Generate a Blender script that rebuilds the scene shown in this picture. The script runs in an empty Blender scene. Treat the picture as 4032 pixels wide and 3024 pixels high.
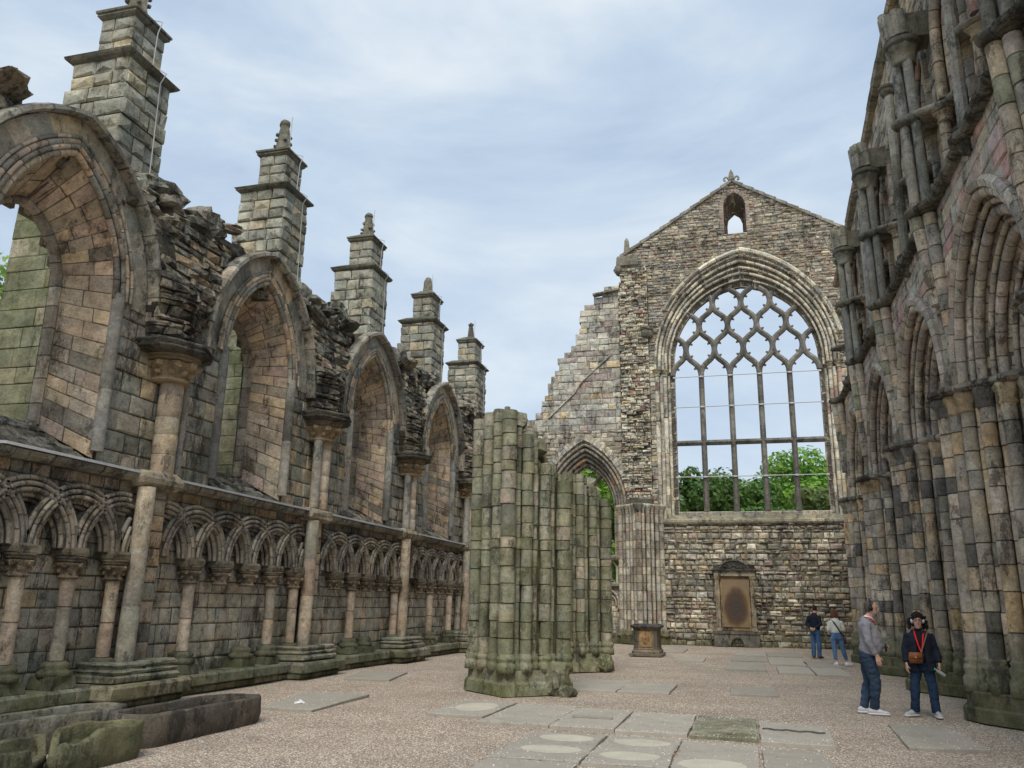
import bpy, math, random
from mathutils import Vector, Matrix, noise
sc = bpy.context.scene
COL = sc.collection
PI = math.pi
# ---------------------------------------------------------------- camera
cd = bpy.data.cameras.new('camera'); cam = bpy.data.objects.new('camera', cd); COL.objects.link(cam)
cd.sensor_width = 36; cd.lens = 29.115; cd.clip_start = .1; cd.clip_end = 3000
CAMROT = [[0.964786, 0.05125, 0.257993], [0.262484, -0.251026, -0.931713], [0.017013, 0.966623, -0.255639]]
m = Matrix([r + [0] for r in CAMROT] + [[0, 0, 0, 1]]); m.translation = Vector((0, 0, 1.65))
cam.matrix_world = m; sc.camera = cam
# ---------------------------------------------------------------- world: overcast bluish sky
w = bpy.data.worlds.new('World'); sc.world = w; w.use_nodes = True
nt = w.node_tree; N = nt.nodes; L = nt.links; N.clear()
SUN_EL, SUN_ROT = math.radians(52), math.radians(170)
out = N.new('ShaderNodeOutputWorld'); bg = N.new('ShaderNodeBackground')
sky = N.new('ShaderNodeTexSky'); sky.sky_type = 'NISHITA'; sky.sun_disc = False
sky.sun_elevation = SUN_EL; sky.sun_rotation = SUN_ROT; sky.air_density = 1.3; sky.dust_density = 1.5; sky.ozone_density = 1.5
tc = N.new('ShaderNodeTexCoord'); mp = N.new('ShaderNodeMapping'); mp.inputs['Scale'].default_value = (1.0, 1.6, 3.4)
mp.inputs['Rotation'].default_value = (0.1, 0.1, .5)
nz = N.new('ShaderNodeTexNoise'); nz.inputs['Scale'].default_value = 1.7; nz.inputs['Detail'].default_value = 9; nz.inputs['Roughness'].default_value = .56; nz.inputs['Distortion'].default_value = .35
r1 = N.new('ShaderNodeValToRGB'); r1.color_ramp.elements[0].position = .36; r1.color_ramp.elements[1].position = .66
r1.color_ramp.elements[0].color = (4.7, 6.0, 8.0, 1); r1.color_ramp.elements[1].color = (8.6, 9.4, 10.1, 1)
e_ = r1.color_ramp.elements.new(.5); e_.color = (6.1, 7.4, 9.0, 1)
# brighter, whiter low down (thinner cloud towards the horizon)
sx = N.new('ShaderNodeSeparateXYZ'); mr = N.new('ShaderNodeMapRange'); mr.inputs['From Min'].default_value = .0; mr.inputs['From Max'].default_value = .55
mr.inputs['To Min'].default_value = 1; mr.inputs['To Max'].default_value = 0
mw = N.new('ShaderNodeMix'); mw.data_type = 'RGBA'; mw.inputs['B'].default_value = (8.3, 9.4, 10.5, 1)
mf = N.new('ShaderNodeMath'); mf.operation = 'MULTIPLY'; mf.inputs[1].default_value = .5
mx = N.new('ShaderNodeMix'); mx.data_type = 'RGBA'; mx.inputs['Factor'].default_value = .93
L.new(tc.outputs['Generated'], mp.inputs[0]); L.new(mp.outputs[0], nz.inputs['Vector']); L.new(nz.outputs[0], r1.inputs[0])
L.new(tc.outputs['Generated'], sx.inputs[0]); L.new(sx.outputs['Z'], mr.inputs['Value']); L.new(mr.outputs[0], mf.inputs[0]); L.new(mf.outputs[0], mw.inputs['Factor'])
L.new(r1.outputs[0], mw.inputs['A']); L.new(sky.outputs[0], mx.inputs['A']); L.new(mw.outputs['Result'], mx.inputs['B'])
L.new(mx.outputs['Result'], bg.inputs[0]); bg.inputs[1].default_value = .0515; L.new(bg.outputs[0], out.inputs[0])
sl = bpy.data.lights.new('sun', 'SUN'); sl.energy = 1.5; sl.angle = math.radians(30); sl.color = (1, .95, .88)
so = bpy.data.objects.new('sun', sl); COL.objects.link(so); so.location = (0, 0, 60)
d_ = Vector((math.sin(SUN_ROT) * math.cos(SUN_EL), math.cos(SUN_ROT) * math.cos(SUN_EL), math.sin(SUN_EL)))
so.rotation_euler = d_.to_track_quat('Z', 'Y').to_euler()
sc.view_settings.view_transform = 'Standard'; sc.view_settings.look = 'None'; sc.view_settings.exposure = .9; sc.view_settings.gamma = 1

# ---------------------------------------------------------------- materials
def node_mat(name):
    mt = bpy.data.materials.new(name); mt.use_nodes = True
    n = mt.node_tree.nodes; n.clear(); l = mt.node_tree.links
    o = n.new('ShaderNodeOutputMaterial'); b = n.new('ShaderNodeBsdfPrincipled'); l.new(b.outputs[0], o.inputs[0])
    b.inputs['Roughness'].default_value = .9; b.inputs['Specular IOR Level'].default_value = .2
    return mt, n, l, b
def noise_node(n, l, src, scale, detail=5, rough=.6, vec=None, dist=0):
    t = n.new('ShaderNodeTexNoise'); t.inputs['Scale'].default_value = scale; t.inputs['Detail'].default_value = detail
    t.inputs['Roughness'].default_value = rough; t.inputs['Distortion'].default_value = dist
    if vec:
        q = n.new('ShaderNodeMapping'); q.inputs['Scale'].default_value = vec; l.new(src, q.inputs[0]); l.new(q.outputs[0], t.inputs['Vector'])
    else: l.new(src, t.inputs['Vector'])
    return t.outputs[0]
def mrange(n, l, src, a, b, c, d):
    t = n.new('ShaderNodeMapRange'); t.inputs['From Min'].default_value = a; t.inputs['From Max'].default_value = b
    t.inputs['To Min'].default_value = c; t.inputs['To Max'].default_value = d; l.new(src, t.inputs['Value']); return t.outputs[0]
def mixc(n, l, fac, a, b, mode='MIX'):
    t = n.new('ShaderNodeMix'); t.data_type = 'RGBA'; t.blend_type = mode
    for key, v in (('Factor', fac), ('A', a), ('B', b)):
        if isinstance(v, (int, float)): t.inputs[key].default_value = v
        elif isinstance(v, tuple): t.inputs[key].default_value = v + (1,)
        else: l.new(v, t.inputs[key])
    return t.outputs['Result']
def math_(n, l, op, a, b):
    t = n.new('ShaderNodeMath'); t.operation = op
    for i, v in enumerate((a, b)):
        if isinstance(v, (int, float)): t.inputs[i].default_value = v
        else: l.new(v, t.inputs[i])
    return t.outputs[0]
def stone(name, moss=.2, mosscol=(.085, .105, .035), dirt=.5, dirtcol=(.03, .027, .024), lichen=.15, bump=.5, low=0, fine=1.0, rough=.92, gain=1.0):
    """weathered stone: block colour from the mesh, mottling, black crust, algae and lichen; low = algae near the ground"""
    mt, n, l, b = node_mat(name)
    at = n.new('ShaderNodeAttribute'); at.attribute_name = 'Col'
    g = n.new('ShaderNodeNewGeometry'); P = g.outputs['Position']
    f1 = mrange(n, l, math_(n, l, 'ADD', math_(n, l, 'MULTIPLY', noise_node(n, l, P, 5 * fine, 9, .75), .6), math_(n, l, 'MULTIPLY', noise_node(n, l, P, 34, 6, .8), .4)), .36, .64, .50 * gain, 1.5 * gain)
    c = mixc(n, l, 1.0, at.outputs['Color'], mixc(n, l, 0.0, (1, 1, 1), (1, 1, 1)), 'MULTIPLY')
    vm = n.new('ShaderNodeVectorMath'); vm.operation = 'SCALE'; l.new(c, vm.inputs[0]); l.new(f1, vm.inputs['Scale']); c = vm.outputs[0]
    vm2 = n.new('ShaderNodeVectorMath'); vm2.operation = 'SCALE'; l.new(c, vm2.inputs[0]); l.new(mrange(n, l, noise_node(n, l, P, .75, 9, .72), .34, .66, .68, 1.3), vm2.inputs['Scale']); c = vm2.outputs[0]
    # soft warm / cool tint drift
    t1 = mrange(n, l, noise_node(n, l, P, 1.7, 4, .6), .35, .65, 0, 1)
    c = mixc(n, l, 1.0, c, mixc(n, l, t1, (.985, 1.0, .96), (1.095, 1.005, .845)), 'MULTIPLY')
    if lichen:
        q = mrange(n, l, noise_node(n, l, P, 15, 8, .7), .60, .70, 0, lichen * 2.2)
        q2 = mrange(n, l, noise_node(n, l, P, 2.3, 3, .5), .42, .6, 0, 1)
        c = mixc(n, l, math_(n, l, 'MULTIPLY', q, q2), c, (.44, .40, .33))
    if moss or low:
        q = mrange(n, l, noise_node(n, l, P, 1.3, 8, .68), .62 - moss * .32, .8 - moss * .22, 0, 1)
        q = math_(n, l, 'MULTIPLY', q, min(1, .45 + moss * .5))
        if low:
            sz = n.new('ShaderNodeSeparateXYZ'); l.new(P, sz.inputs[0])
            zf = mrange(n, l, sz.outputs['Z'], .1, low, .85, 0)
            zq = math_(n, l, 'MULTIPLY', zf, mrange(n, l, noise_node(n, l, P, 1.9, 7, .7), .36, .6, .25, 1))
            q = math_(n, l, 'MAXIMUM', q, zq)
        c = mixc(n, l, q, c, mixc(n, l, mrange(n, l, noise_node(n, l, P, 9, 6, .7), .35, .65, 0, 1), tuple(v * .55 for v in mosscol), tuple(v * 1.35 for v in mosscol)))
    if dirt:
        a1 = noise_node(n, l, P, 2.6, 10, .78, vec=(1, 1, .4))
        a2 = noise_node(n, l, P, 26, 6, .75)
        s = math_(n, l, 'ADD', math_(n, l, 'MULTIPLY', a1, .78), math_(n, l, 'MULTIPLY', a2, .22))
        q = mrange(n, l, s, .585 - dirt * .13, .635 - dirt * .11, 0, min(.88, .42 + dirt * .5))
        c = mixc(n, l, q, c, dirtcol)
        c = mixc(n, l, mrange(n, l, noise_node(n, l, P, 48, 4, .6), .64, .74, 0, .6), c, dirtcol)
    l.new(c, b.inputs['Base Color']); b.inputs['Roughness'].default_value = rough
    h = math_(n, l, 'ADD', math_(n, l, 'MULTIPLY', noise_node(n, l, P, 9, 10, .72), 1.0), math_(n, l, 'MULTIPLY', noise_node(n, l, P, 60, 4, .7), .22))
    bp = n.new('ShaderNodeBump'); bp.inputs['Strength'].default_value = min(1, bump * 1.35); bp.inputs['Distance'].default_value = .075
    l.new(h, bp.inputs['Height']); l.new(bp.outputs[0], b.inputs['Normal'])
    return mt
def plain(name, col, rough=.7, nscale=0, namp=.2, bump=0, bscale=40, metal=0, attr=False):
    mt, n, l, b = node_mat(name); b.inputs['Roughness'].default_value = rough; b.inputs['Metallic'].default_value = metal
    g = n.new('ShaderNodeTexCoord').outputs['Object']
    if nscale:
        f = mrange(n, l, noise_node(n, l, g, nscale, 6, .65), .3, .7, 1 - namp, 1 + namp)
        vm = n.new('ShaderNodeVectorMath'); vm.operation = 'SCALE'; vm.inputs[0].default_value = col; l.new(f, vm.inputs['Scale'])
        l.new(vm.outputs[0], b.inputs['Base Color'])
    else: b.inputs['Base Color'].default_value = col + (1,)
    if bump:
        bp = n.new('ShaderNodeBump'); bp.inputs['Strength'].default_value = bump; bp.inputs['Distance'].default_value = .02
        l.new(noise_node(n, l, g, bscale, 5, .65), bp.inputs['Height']); l.new(bp.outputs[0], b.inputs['Normal'])
    return mt
M = {}
M['left'] = stone('left_wall_stone', moss=.16, dirt=.62, low=1.1, lichen=.22)
M['shaft'] = stone('shaft_stone', moss=.05, dirt=.42, low=.8, lichen=.2)
M['reveal'] = stone('window_reveal_stone', moss=.02, dirt=.5, lichen=.22)
M['rubble'] = stone('blackened_rubble', moss=.34, dirt=.80, lichen=.3, bump=.9, mosscol=(.10, .095, .035))
M['pin'] = stone('pinnacle_stone', moss=.22, dirt=.48, lichen=.2, mosscol=(.14, .145, .09))
M['green'] = stone('algae_green_stone', moss=.75, dirt=.45, lichen=.2, mosscol=(.115, .13, .055))
M['pier'] = stone('green_pier_stone', moss=.58, dirt=.5, lichen=.22, mosscol=(.145, .155, .062), low=2.2)
M['right'] = stone('right_wall_stone', moss=.06, dirt=.55, low=1.7, lichen=.2)
M['rdark'] = stone('dark_polished_shaft_stone', moss=.18, dirt=.5, lichen=.15, mosscol=(.09, .1, .06))
M['rarch'] = stone('arch_moulding_stone', moss=.04, dirt=.52, lichen=.12)
M['east'] = stone('east_wall_rubble_stone', moss=.06, dirt=.52, lichen=.3, low=.6, bump=.7)
M['eastlow'] = stone('east_wall_lower_stone', moss=.26, dirt=.62, lichen=.3, low=.6, bump=.7)
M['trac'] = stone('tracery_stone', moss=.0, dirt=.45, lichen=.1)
M['black'] = stone('blackened_monument_stone', moss=.0, dirt=.72, lichen=.1, dirtcol=(.018, .017, .016))
M['coffin'] = stone('mossy_coffin_stone', moss=.55, dirt=.5, lichen=.4, bump=1.0, mosscol=(.11, .12, .045))
M['coffin_grey'] = stone('dark_coffin_stone', moss=.0, dirt=.66, lichen=.5, bump=1.0)
def flag(name):
    mt, n, l, b = node_mat(name); at = n.new('ShaderNodeAttribute'); at.attribute_name = 'Col'; P = n.new('ShaderNodeNewGeometry').outputs['Position']
    f = math_(n, l, 'ADD', mrange(n, l, noise_node(n, l, P, 2.2, 8, .7), .3, .7, .36, .64), mrange(n, l, noise_node(n, l, P, 55, 5, .7), .3, .7, .38, .62))
    vm = n.new('ShaderNodeVectorMath'); vm.operation = 'SCALE'; l.new(at.outputs['Color'], vm.inputs[0]); l.new(f, vm.inputs['Scale'])
    c = mixc(n, l, mrange(n, l, noise_node(n, l, P, 1.1, 9, .72), .56, .66, 0, .4), vm.outputs[0], (.17, .15, .12))
    c = mixc(n, l, mrange(n, l, noise_node(n, l, P, 38, 3, .6), .66, .72, 0, .6), c, (.12, .10, .085))
    l.new(c, b.inputs['Base Color']); bp = n.new('ShaderNodeBump'); bp.inputs['Strength'].default_value = .35; bp.inputs['Distance'].default_value = .01
    l.new(noise_node(n, l, P, 30, 8, .7), bp.inputs['Height']); l.new(bp.outputs[0], b.inputs['Normal']); return mt
M['slab'] = flag('flagstone')
M['mossy'] = stone('mossy_flagstone', moss=.55, dirt=.25, lichen=.05, bump=.2, mosscol=(.13, .14, .075))
M['lead'] = plain('weathered_lead', (.30, .31, .31), .55, 3, .3)
M['metal'] = plain('pale_metal', (.5, .5, .48), .5)

# ---------------------------------------------------------------- mesh builder
class MB:
    def __init__(s): s.v = []; s.f = []; s.c = []; s.sm = []
    def add(s, vs, fs, col, smooth=False):
        o = len(s.v); s.v += [tuple(p) for p in vs]
        for f in fs: s.f.append(tuple(i + o for i in f)); s.c.append(col); s.sm.append(smooth)
    def build(s, name, mat, parent=None, smooth=None):
        o0 = Vector(parent.location) if parent is not None and parent.parent is None else Vector((0, 0, 0))
        if parent is not None and parent.parent is not None: o0 = Vector(parent.parent.location)
        me = bpy.data.meshes.new(name)
        me.from_pydata([(x - o0.x, y - o0.y, z - o0.z) for x, y, z in s.v], [], s.f)
        ca = me.color_attributes.new('Col', 'FLOAT_COLOR', 'CORNER'); arr = []
        for f, c in zip(s.f, s.c): arr += [c[0], c[1], c[2], 1.0] * len(f)
        ca.data.foreach_set('color', arr)
        me.polygons.foreach_set('use_smooth', s.sm if smooth is None else [smooth] * len(s.f))
        me.materials.append(mat); me.update()
        ob = bpy.data.objects.new(name, me); COL.objects.link(ob)
        if parent is not None: ob.parent = parent
        return ob
def root(name, loc, label, cat, group=None):
    o = bpy.data.objects.new(name, None); COL.objects.link(o); o.location = loc; o.empty_display_size = .3
    o['label'] = label; o['category'] = cat
    if group: o['group'] = group
    return o
def tag(o, label, cat, group=None):
    o['label'] = label; o['category'] = cat
    if group: o['group'] = group
    return o

# palettes: (weight, colour)
BUFF = [(5, (.34, .27, .19)), (4, (.27, .23, .175)), (3, (.40, .27, .14)), (3, (.22, .21, .175)), (2, (.15, .145, .125)), (2, (.35, .25, .20)), (1, (.45, .33, .17))]
GREY = [(5, (.23, .22, .18)), (4, (.27, .25, .20)), (3, (.19, .19, .155)), (2, (.33, .27, .18)), (1, (.14, .14, .12)), (1, (.38, .28, .14))]
WARM = [(5, (.42, .31, .20)), (4, (.36, .27, .19)), (3, (.46, .31, .165)), (2, (.28, .22, .16)), (2, (.40, .27, .21)), (1, (.2, .17, .13))]
DARKR = [(4, (.13, .12, .10)), (3, (.19, .17, .135)), (2, (.26, .21, .15)), (1, (.30, .2, .15)), (2, (.09, .085, .075))]
PINP = [(5, (.25, .25, .20)), (4, (.21, .215, .175)), (3, (.29, .285, .225)), (1, (.34, .29, .18)), (2, (.17, .175, .145))]
GREENP = [(5, (.2, .21, .12)), (4, (.24, .24, .16)), (2, (.16, .17, .1)), (1, (.3, .27, .18))]
PIERP = [(5, (.24, .245, .165)), (4, (.19, .20, .13)), (3, (.27, .255, .19)), (1, (.32, .27, .2)), (2, (.15, .155, .11))]
EASTUP = [(6, (.27, .235, .18)), (5, (.22, .20, .16)), (1, (.26, .195, .16)), (3, (.32, .28, .215)), (1, (.40, .35, .24)), (2, (.16, .15, .13)), (1, (.25, .16, .13))]
EASTMID = [(5, (.42, .385, .30)), (4, (.34, .32, .26)), (3, (.5, .45, .33)), (2, (.26, .245, .21)), (1, (.45, .33, .17)), (1, (.33, .19, .155))]
EASTASH = [(5, (.31, .30, .265)), (4, (.27, .255, .23)), (3, (.37, .355, .3)), (1, (.30, .22, .195)), (2, (.22, .19, .18)), (1, (.45, .36, .2))]
EASTLO = [(6, (.29, .255, .195)), (4, (.38, .34, .26)), (3, (.21, .19, .155)), (1, (.31, .22, .185)), (2, (.52, .48, .39)), (1, (.43, .33, .19))]
RIGHT = [(5, (.31, .26, .20)), (4, (.25, .22, .18)), (3, (.38, .28, .165)), (2, (.17, .16, .14)), (2, (.11, .105, .1)), (1, (.42, .28, .12)), (2, (.35, .30, .25))]
RPINK = [(5, (.33, .30, .25)), (4, (.36, .26, .235)), (3, (.38, .33, .26)), (1, (.40, .20, .18)), (2, (.24, .22, .19)), (1, (.42, .35, .22))]
RARCH = [(5, (.33, .27, .225)), (4, (.29, .245, .205)), (3, (.36, .32, .25)), (2, (.22, .19, .17))]
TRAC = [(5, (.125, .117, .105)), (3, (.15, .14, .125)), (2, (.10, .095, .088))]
RSH = [(5, (.17, .175, .165)), (3, (.21, .21, .19)), (2, (.14, .15, .13))]
GAIN = 1.42
MORTAR = (.13, .115, .09)
for _p, _k in ((RIGHT, 1.18), (RPINK, 1.1), (RARCH, 1.15), (EASTUP, 1.15), (EASTMID, 1.05), (EASTASH, 1.12)): _p[:] = [(a, tuple(v * _k for v in c)) for a, c in _p]
def pick(rng, pal, j=.11):
    t = rng.uniform(0, sum(p[0] for p in pal))
    for wgt, c in pal:
        t -= wgt
        if t <= 0: break
    k = 1 + rng.uniform(-j, j); g_ = sum(c) / 3; return tuple(max(.01, (g_ + (x - g_) * .6) * k * GAIN * (1 + rng.uniform(-.02, .02))) for x in c)

def block(mb, P, u0, u1, v0, v1, w0, w1, bv, col, rng, rough=.015):
    j = lambda a: rng.uniform(-a, a)
    bu = min(bv, (u1 - u0) * .3); bw = min(bv, (v1 - v0) * .3)
    vs = [P(u0, v0, w0), P(u1, v0, w0), P(u1, v1, w0), P(u0, v1, w0)]
    e = w1 - bv * .8
    vs += [P(u0 + j(.006), v0 + j(.006), e), P(u1 + j(.006), v0 + j(.006), e), P(u1 + j(.006), v1 + j(.006), e), P(u0 + j(.006), v1 + j(.006), e)]
    for a, b_ in ((u0 + bu, v0 + bw), (u1 - bu, v0 + bw), (u1 - bu, v1 - bw), (u0 + bu, v1 - bw)):
        vs.append(P(a + j(bu * .6), b_ + j(bw * .6), w1 + j(rough)))
    vs.append(P((u0 + u1) / 2 + j((u1 - u0) * .2), (v0 + v1) / 2 + j((v1 - v0) * .2), w1 + rough * .6 + j(rough)))
    fs = []
    for i in range(4):
        k = (i + 1) % 4
        fs += [(i, k, 4 + k, 4 + i), (4 + i, 4 + k, 8 + k, 8 + i), (8 + i, 8 + k, 12)]
    mb.add(vs, fs, col)
def masonry(mb, P, V, spans, hr, wr, pal, rng, proud=.015, rough=.012, joint=.02, bev=.022, core=None, mcol=MORTAR):
    v = V[0]
    while v < V[1] - 1e-4:
        h = rng.uniform(*hr)
        if V[1] - v - h < hr[0] * .6: h = V[1] - v
        for a, b in spans(v + h / 2):
            if b - a < .03: continue
            if core:
                vs = [P(a, v, -.012), P(b, v, -.012), P(b, v + h, -.012), P(a, v + h, -.012), P(a, v, -core), P(b, v, -core), P(b, v + h, -core), P(a, v + h, -core)]
                mb.add(vs, [(0, 1, 2, 3), (3, 2, 6, 7), (1, 5, 6, 2), (0, 3, 7, 4), (4, 7, 6, 5), (0, 4, 5, 1)], mcol)
            u = a
            while u < b - .01:
                ww = rng.uniform(*wr)
                if b - u - ww < wr[0] * .6: ww = b - u
                if ww > wr[1] * 1.7: ww /= 2
                block(mb, P, u + joint / 2, u + ww - joint / 2, v + joint / 2, v + h - joint / 2, -.02, rng.uniform(0, proud), bev, pick(rng, pal), rng, rough)
                u += ww
        v += h
def arch_half(v, s, r, zs):
    if v <= zs: return s
    t = v - zs
    if t >= r: return 0
    return max(0, math.sqrt(r * r - t * t) - (r - s))
def arch_side(c, s, r, zs, zb, sgn, n=14):
    """2-D points (u, v) up one side of a pointed arch from zb to the apex"""
    rise = math.sqrt(max(0, r * r - (r - s) ** 2)); a1 = math.asin(min(1, rise / r)); pts = []
    if zb < zs - .01: pts += [(c + sgn * s, zb + (zs - zb) * i / 4) for i in range(4)]
    for i in range(n + 1):
        a = a1 * i / n; pts.append((c + sgn * (r * math.cos(a) - (r - s)), zs + r * math.sin(a)))
    return pts
def circle(r, n=10, rb=None): return [(r * math.cos(2 * PI * i / n), (rb or r) * math.sin(2 * PI * i / n)) for i in range(n)]
def sweep(mb, pts, Nv, prof, seg, pal, rng, pinch=.9, closed=True, smooth=True, jit=.0, caps=True, segs=None, e=.012):
    """a moulding: 2-D profile carried along a path, cut into stones with pinched joints"""
    pts = [Vector(p) for p in pts]; cum = [0]
    for a, b in zip(pts, pts[1:]): cum.append(cum[-1] + (b - a).length)
    T = cum[-1]
    if T < 1e-4: return
    def at(s):
        s = max(0, min(T, s)); i = 0
        while i < len(cum) - 2 and cum[i + 1] < s: i += 1
        k = (s - cum[i]) / max(1e-9, cum[i + 1] - cum[i]); return pts[i].lerp(pts[i + 1], k), i
    tang = []
    for i in range(len(pts)):
        a = pts[max(0, i - 1)]; b = pts[min(len(pts) - 1, i + 1)]; tang.append((b - a).normalized())
    def ring(s, k, off):
        p, i = at(s); kk = (s - cum[i]) / max(1e-9, cum[i + 1] - cum[i]); t = tang[i].lerp(tang[i + 1], min(1, max(0, kk))).normalized()
        n_ = Nv(p) if callable(Nv) else Nv; B = t.cross(n_).normalized(); n2 = B.cross(t).normalized()
        return [p + off + B * (a * k) + n2 * (b * k) for a, b in prof]
    if segs is None:
        segs = [0]; 
        while segs[-1] < T - seg * .6: segs.append(min(T, segs[-1] + seg * rng.uniform(.8, 1.25)))
        segs[-1] = T if len(segs) > 1 else 0
        if len(segs) == 1: segs.append(T)
    m_ = len(prof)
    for a, b in zip(segs, segs[1:]):
        if b - a < 1e-3: continue
        e2 = min(e, (b - a) * .2)
        st = [(a, pinch), (a + e2, 1)] + [(c, 1) for c in cum if a + e2 * 1.5 < c < b - e2 * 1.5] + [(b - e2, 1), (b, pinch)]
        if len(st) == 4 and b - a > .15: st.insert(2, ((a + b) / 2, 1 + rng.uniform(-.02, .03)))
        off = Vector((rng.uniform(-jit, jit), rng.uniform(-jit, jit), 0))
        vs = []
        for s, k in st: vs += ring(s, k, off)
        fs = []; mm = m_ if closed else m_ - 1
        for q in range(len(st) - 1):
            for i in range(mm):
                k = (i + 1) % m_; fs.append((q * m_ + i, q * m_ + k, (q + 1) * m_ + k, (q + 1) * m_ + i))
        col = pick(rng, pal)
        nj = mm; dk = tuple(x * .42 for x in col)
        if pinch < .965: mb.add(vs, fs[nj:-nj], col, smooth); mb.add(vs, fs[:nj] + fs[-nj:], dk, smooth)
        else: mb.add(vs, fs, col, smooth)
        if caps and closed:
            mb.add(vs[:m_], [tuple(range(m_))[::-1]], col); mb.add(vs[-m_:], [tuple(range(m_))], col)
def lathe(mb, c, prof, n, col, rf=None, smooth=True, ang=(0, 2 * PI)):
    """prof: list of (radius, z); rf(angle, z, r) -> radius"""
    full = abs(ang[1] - ang[0] - 2 * PI) < 1e-6; m_ = n if full else n + 1; vs = []
    for r, z in prof:
        for i in range(m_):
            a = ang[0] + (ang[1] - ang[0]) * i / n; rr = rf(a, z, r) if rf else r
            vs.append((c[0] + rr * math.cos(a), c[1] + rr * math.sin(a), c[2] + z))
    fs = []
    for q in range(len(prof) - 1):
        for i in range(n):
            k = (i + 1) % m_; fs.append((q * m_ + i, q * m_ + k, (q + 1) * m_ + k, (q + 1) * m_ + i))
    if full: fs += [tuple(range(m_))[::-1], tuple(range((len(prof) - 1) * m_, len(prof) * m_))]
    mb.add(vs, fs, col, smooth)
def rings(mb, x0, x1, y0, y1, prof, col, rng=None, j=0, cap=True):
    """rectangular stack: prof = [(overhang, z), ...]"""
    vs = []
    for o, z in prof:
        for x, y in ((x0 - o, y0 - o), (x1 + o, y0 - o), (x1 + o, y1 + o), (x0 - o, y1 + o)):
            vs.append((x + (rng.uniform(-j, j) if j else 0), y + (rng.uniform(-j, j) if j else 0), z + (rng.uniform(-j, j) if j else 0)))
    fs = []
    for q in range(len(prof) - 1):
        for i in range(4): k = (i + 1) % 4; fs.append((q * 4 + i, q * 4 + k, q * 4 + 4 + k, q * 4 + 4 + i))
    if cap: fs += [(3, 2, 1, 0), tuple(range(len(vs) - 4, len(vs)))]
    mb.add(vs, fs, col)
def rock(mb, c, s, col, rng, rot=None, n=2, amp=.22):
    """an irregular rounded lump"""
    g = 2 + n; vs = []; idx = {}; fs = []; off = rng.uniform(0, 99)
    R = Matrix.Rotation(rot if rot is not None else rng.uniform(0, PI), 3, Vector((rng.uniform(-.3, .3), rng.uniform(-.3, .3), 1)).normalized())
    def vid(p):
        k = tuple(round(x, 3) for x in p)
        if k not in idx:
            d = Vector(p); ln = max(abs(d.x), abs(d.y), abs(d.z)); q = d.normalized() * (ln * .75) + d * .36
            nn = noise.noise_vector(q * 1.6 + Vector((off, off, 0))) * amp * 1.4 + noise.noise_vector(q * 4.5 + Vector((off, 0, off))) * amp * .6; q = q + nn
            q = R @ Vector((q.x * s[0] / 2, q.y * s[1] / 2, q.z * s[2] / 2)); idx[k] = len(vs); vs.append((c[0] + q.x, c[1] + q.y, c[2] + q.z))
        return idx[k]
    for ax in range(3):
        for sg in (-1, 1):
            for i in range(g):
                for k in range(g):
                    qd = []
                    for a, b in ((i, k), (i + 1, k), (i + 1, k + 1), (i, k + 1)):
                        p = [0, 0, 0]; p[ax] = sg; p[(ax + 1) % 3] = -1 + 2 * a / g; p[(ax + 2) % 3] = -1 + 2 * b / g; qd.append(vid(p))
                    fs.append(tuple(qd if sg > 0 else qd[::-1]))
    mb.add(vs, fs, col)

# ================================================================ ground
mt, n, l, b = node_mat('gravel')
tcn = n.new('ShaderNodeNewGeometry').outputs['Position']
def vor(scale, feat='F1'):
    t = n.new('ShaderNodeTexVoronoi'); t.inputs['Scale'].default_value = scale; t.feature = feat; l.new(tcn, t.inputs['Vector']); return t
v1 = vor(48); sp_ = n.new('ShaderNodeSeparateColor'); l.new(v1.outputs['Color'], sp_.inputs[0])
rp = n.new('ShaderNodeValToRGB'); rp.color_ramp.interpolation = 'CONSTANT'
cols = [(0, (.40, .31, .26)), (.16, (.27, .215, .19)), (.30, (.50, .42, .36)), (.42, (.34, .24, .20)), (.55, (.44, .355, .30)), (.66, (.20, .17, .155)), (.74, (.57, .49, .42)), (.83, (.36, .30, .26)), (.93, (.68, .62, .55))]
rp.color_ramp.elements[0].position = 0; rp.color_ramp.elements[0].color = cols[0][1] + (1,)
rp.color_ramp.elements[1].position = cols[1][0]; rp.color_ramp.elements[1].color = cols[1][1] + (1,)
for ps, cc in cols[2:]: e = rp.color_ramp.elements.new(ps); e.color = cc + (1,)
l.new(sp_.outputs[0], rp.inputs[0])
big = mrange(n, l, noise_node(n, l, tcn, .6, 8, .7), .3, .7, 1.15, 1.85)
vm = n.new('ShaderNodeVectorMath'); vm.operation = 'SCALE'; l.new(rp.outputs[0], vm.inputs[0]); l.new(big, vm.inputs['Scale'])
c_ = mixc(n, l, mrange(n, l, v1.outputs['Distance'], .35, .62, 0, .75), vm.outputs[0], (.16, .125, .105))
c_ = mixc(n, l, 1.0, c_, mixc(n, l, mrange(n, l, noise_node(n, l, tcn, .22, 6, .7), .4, .62, 0, 1), (1.0, 1.04, .97), (1.12, 1.12, 1.02)), 'MULTIPLY')
l.new(c_, b.inputs['Base Color'])
bp = n.new('ShaderNodeBump'); bp.inputs['Strength'].default_value = 1; bp.inputs['Distance'].default_value = .018; bp.invert = True
l.new(v1.outputs['Distance'], bp.inputs['Height']); l.new(bp.outputs[0], b.inputs['Normal'])
me = bpy.data.meshes.new('gravel_ground'); vs = []; fs = []
xs = [-400, -60, -30] + [-14 + i * .8 for i in range(26)] + [30, 60, 400]; ys = [-300, -20, 0] + [2 + i * .9 for i in range(44)] + [60, 120, 500]
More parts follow.
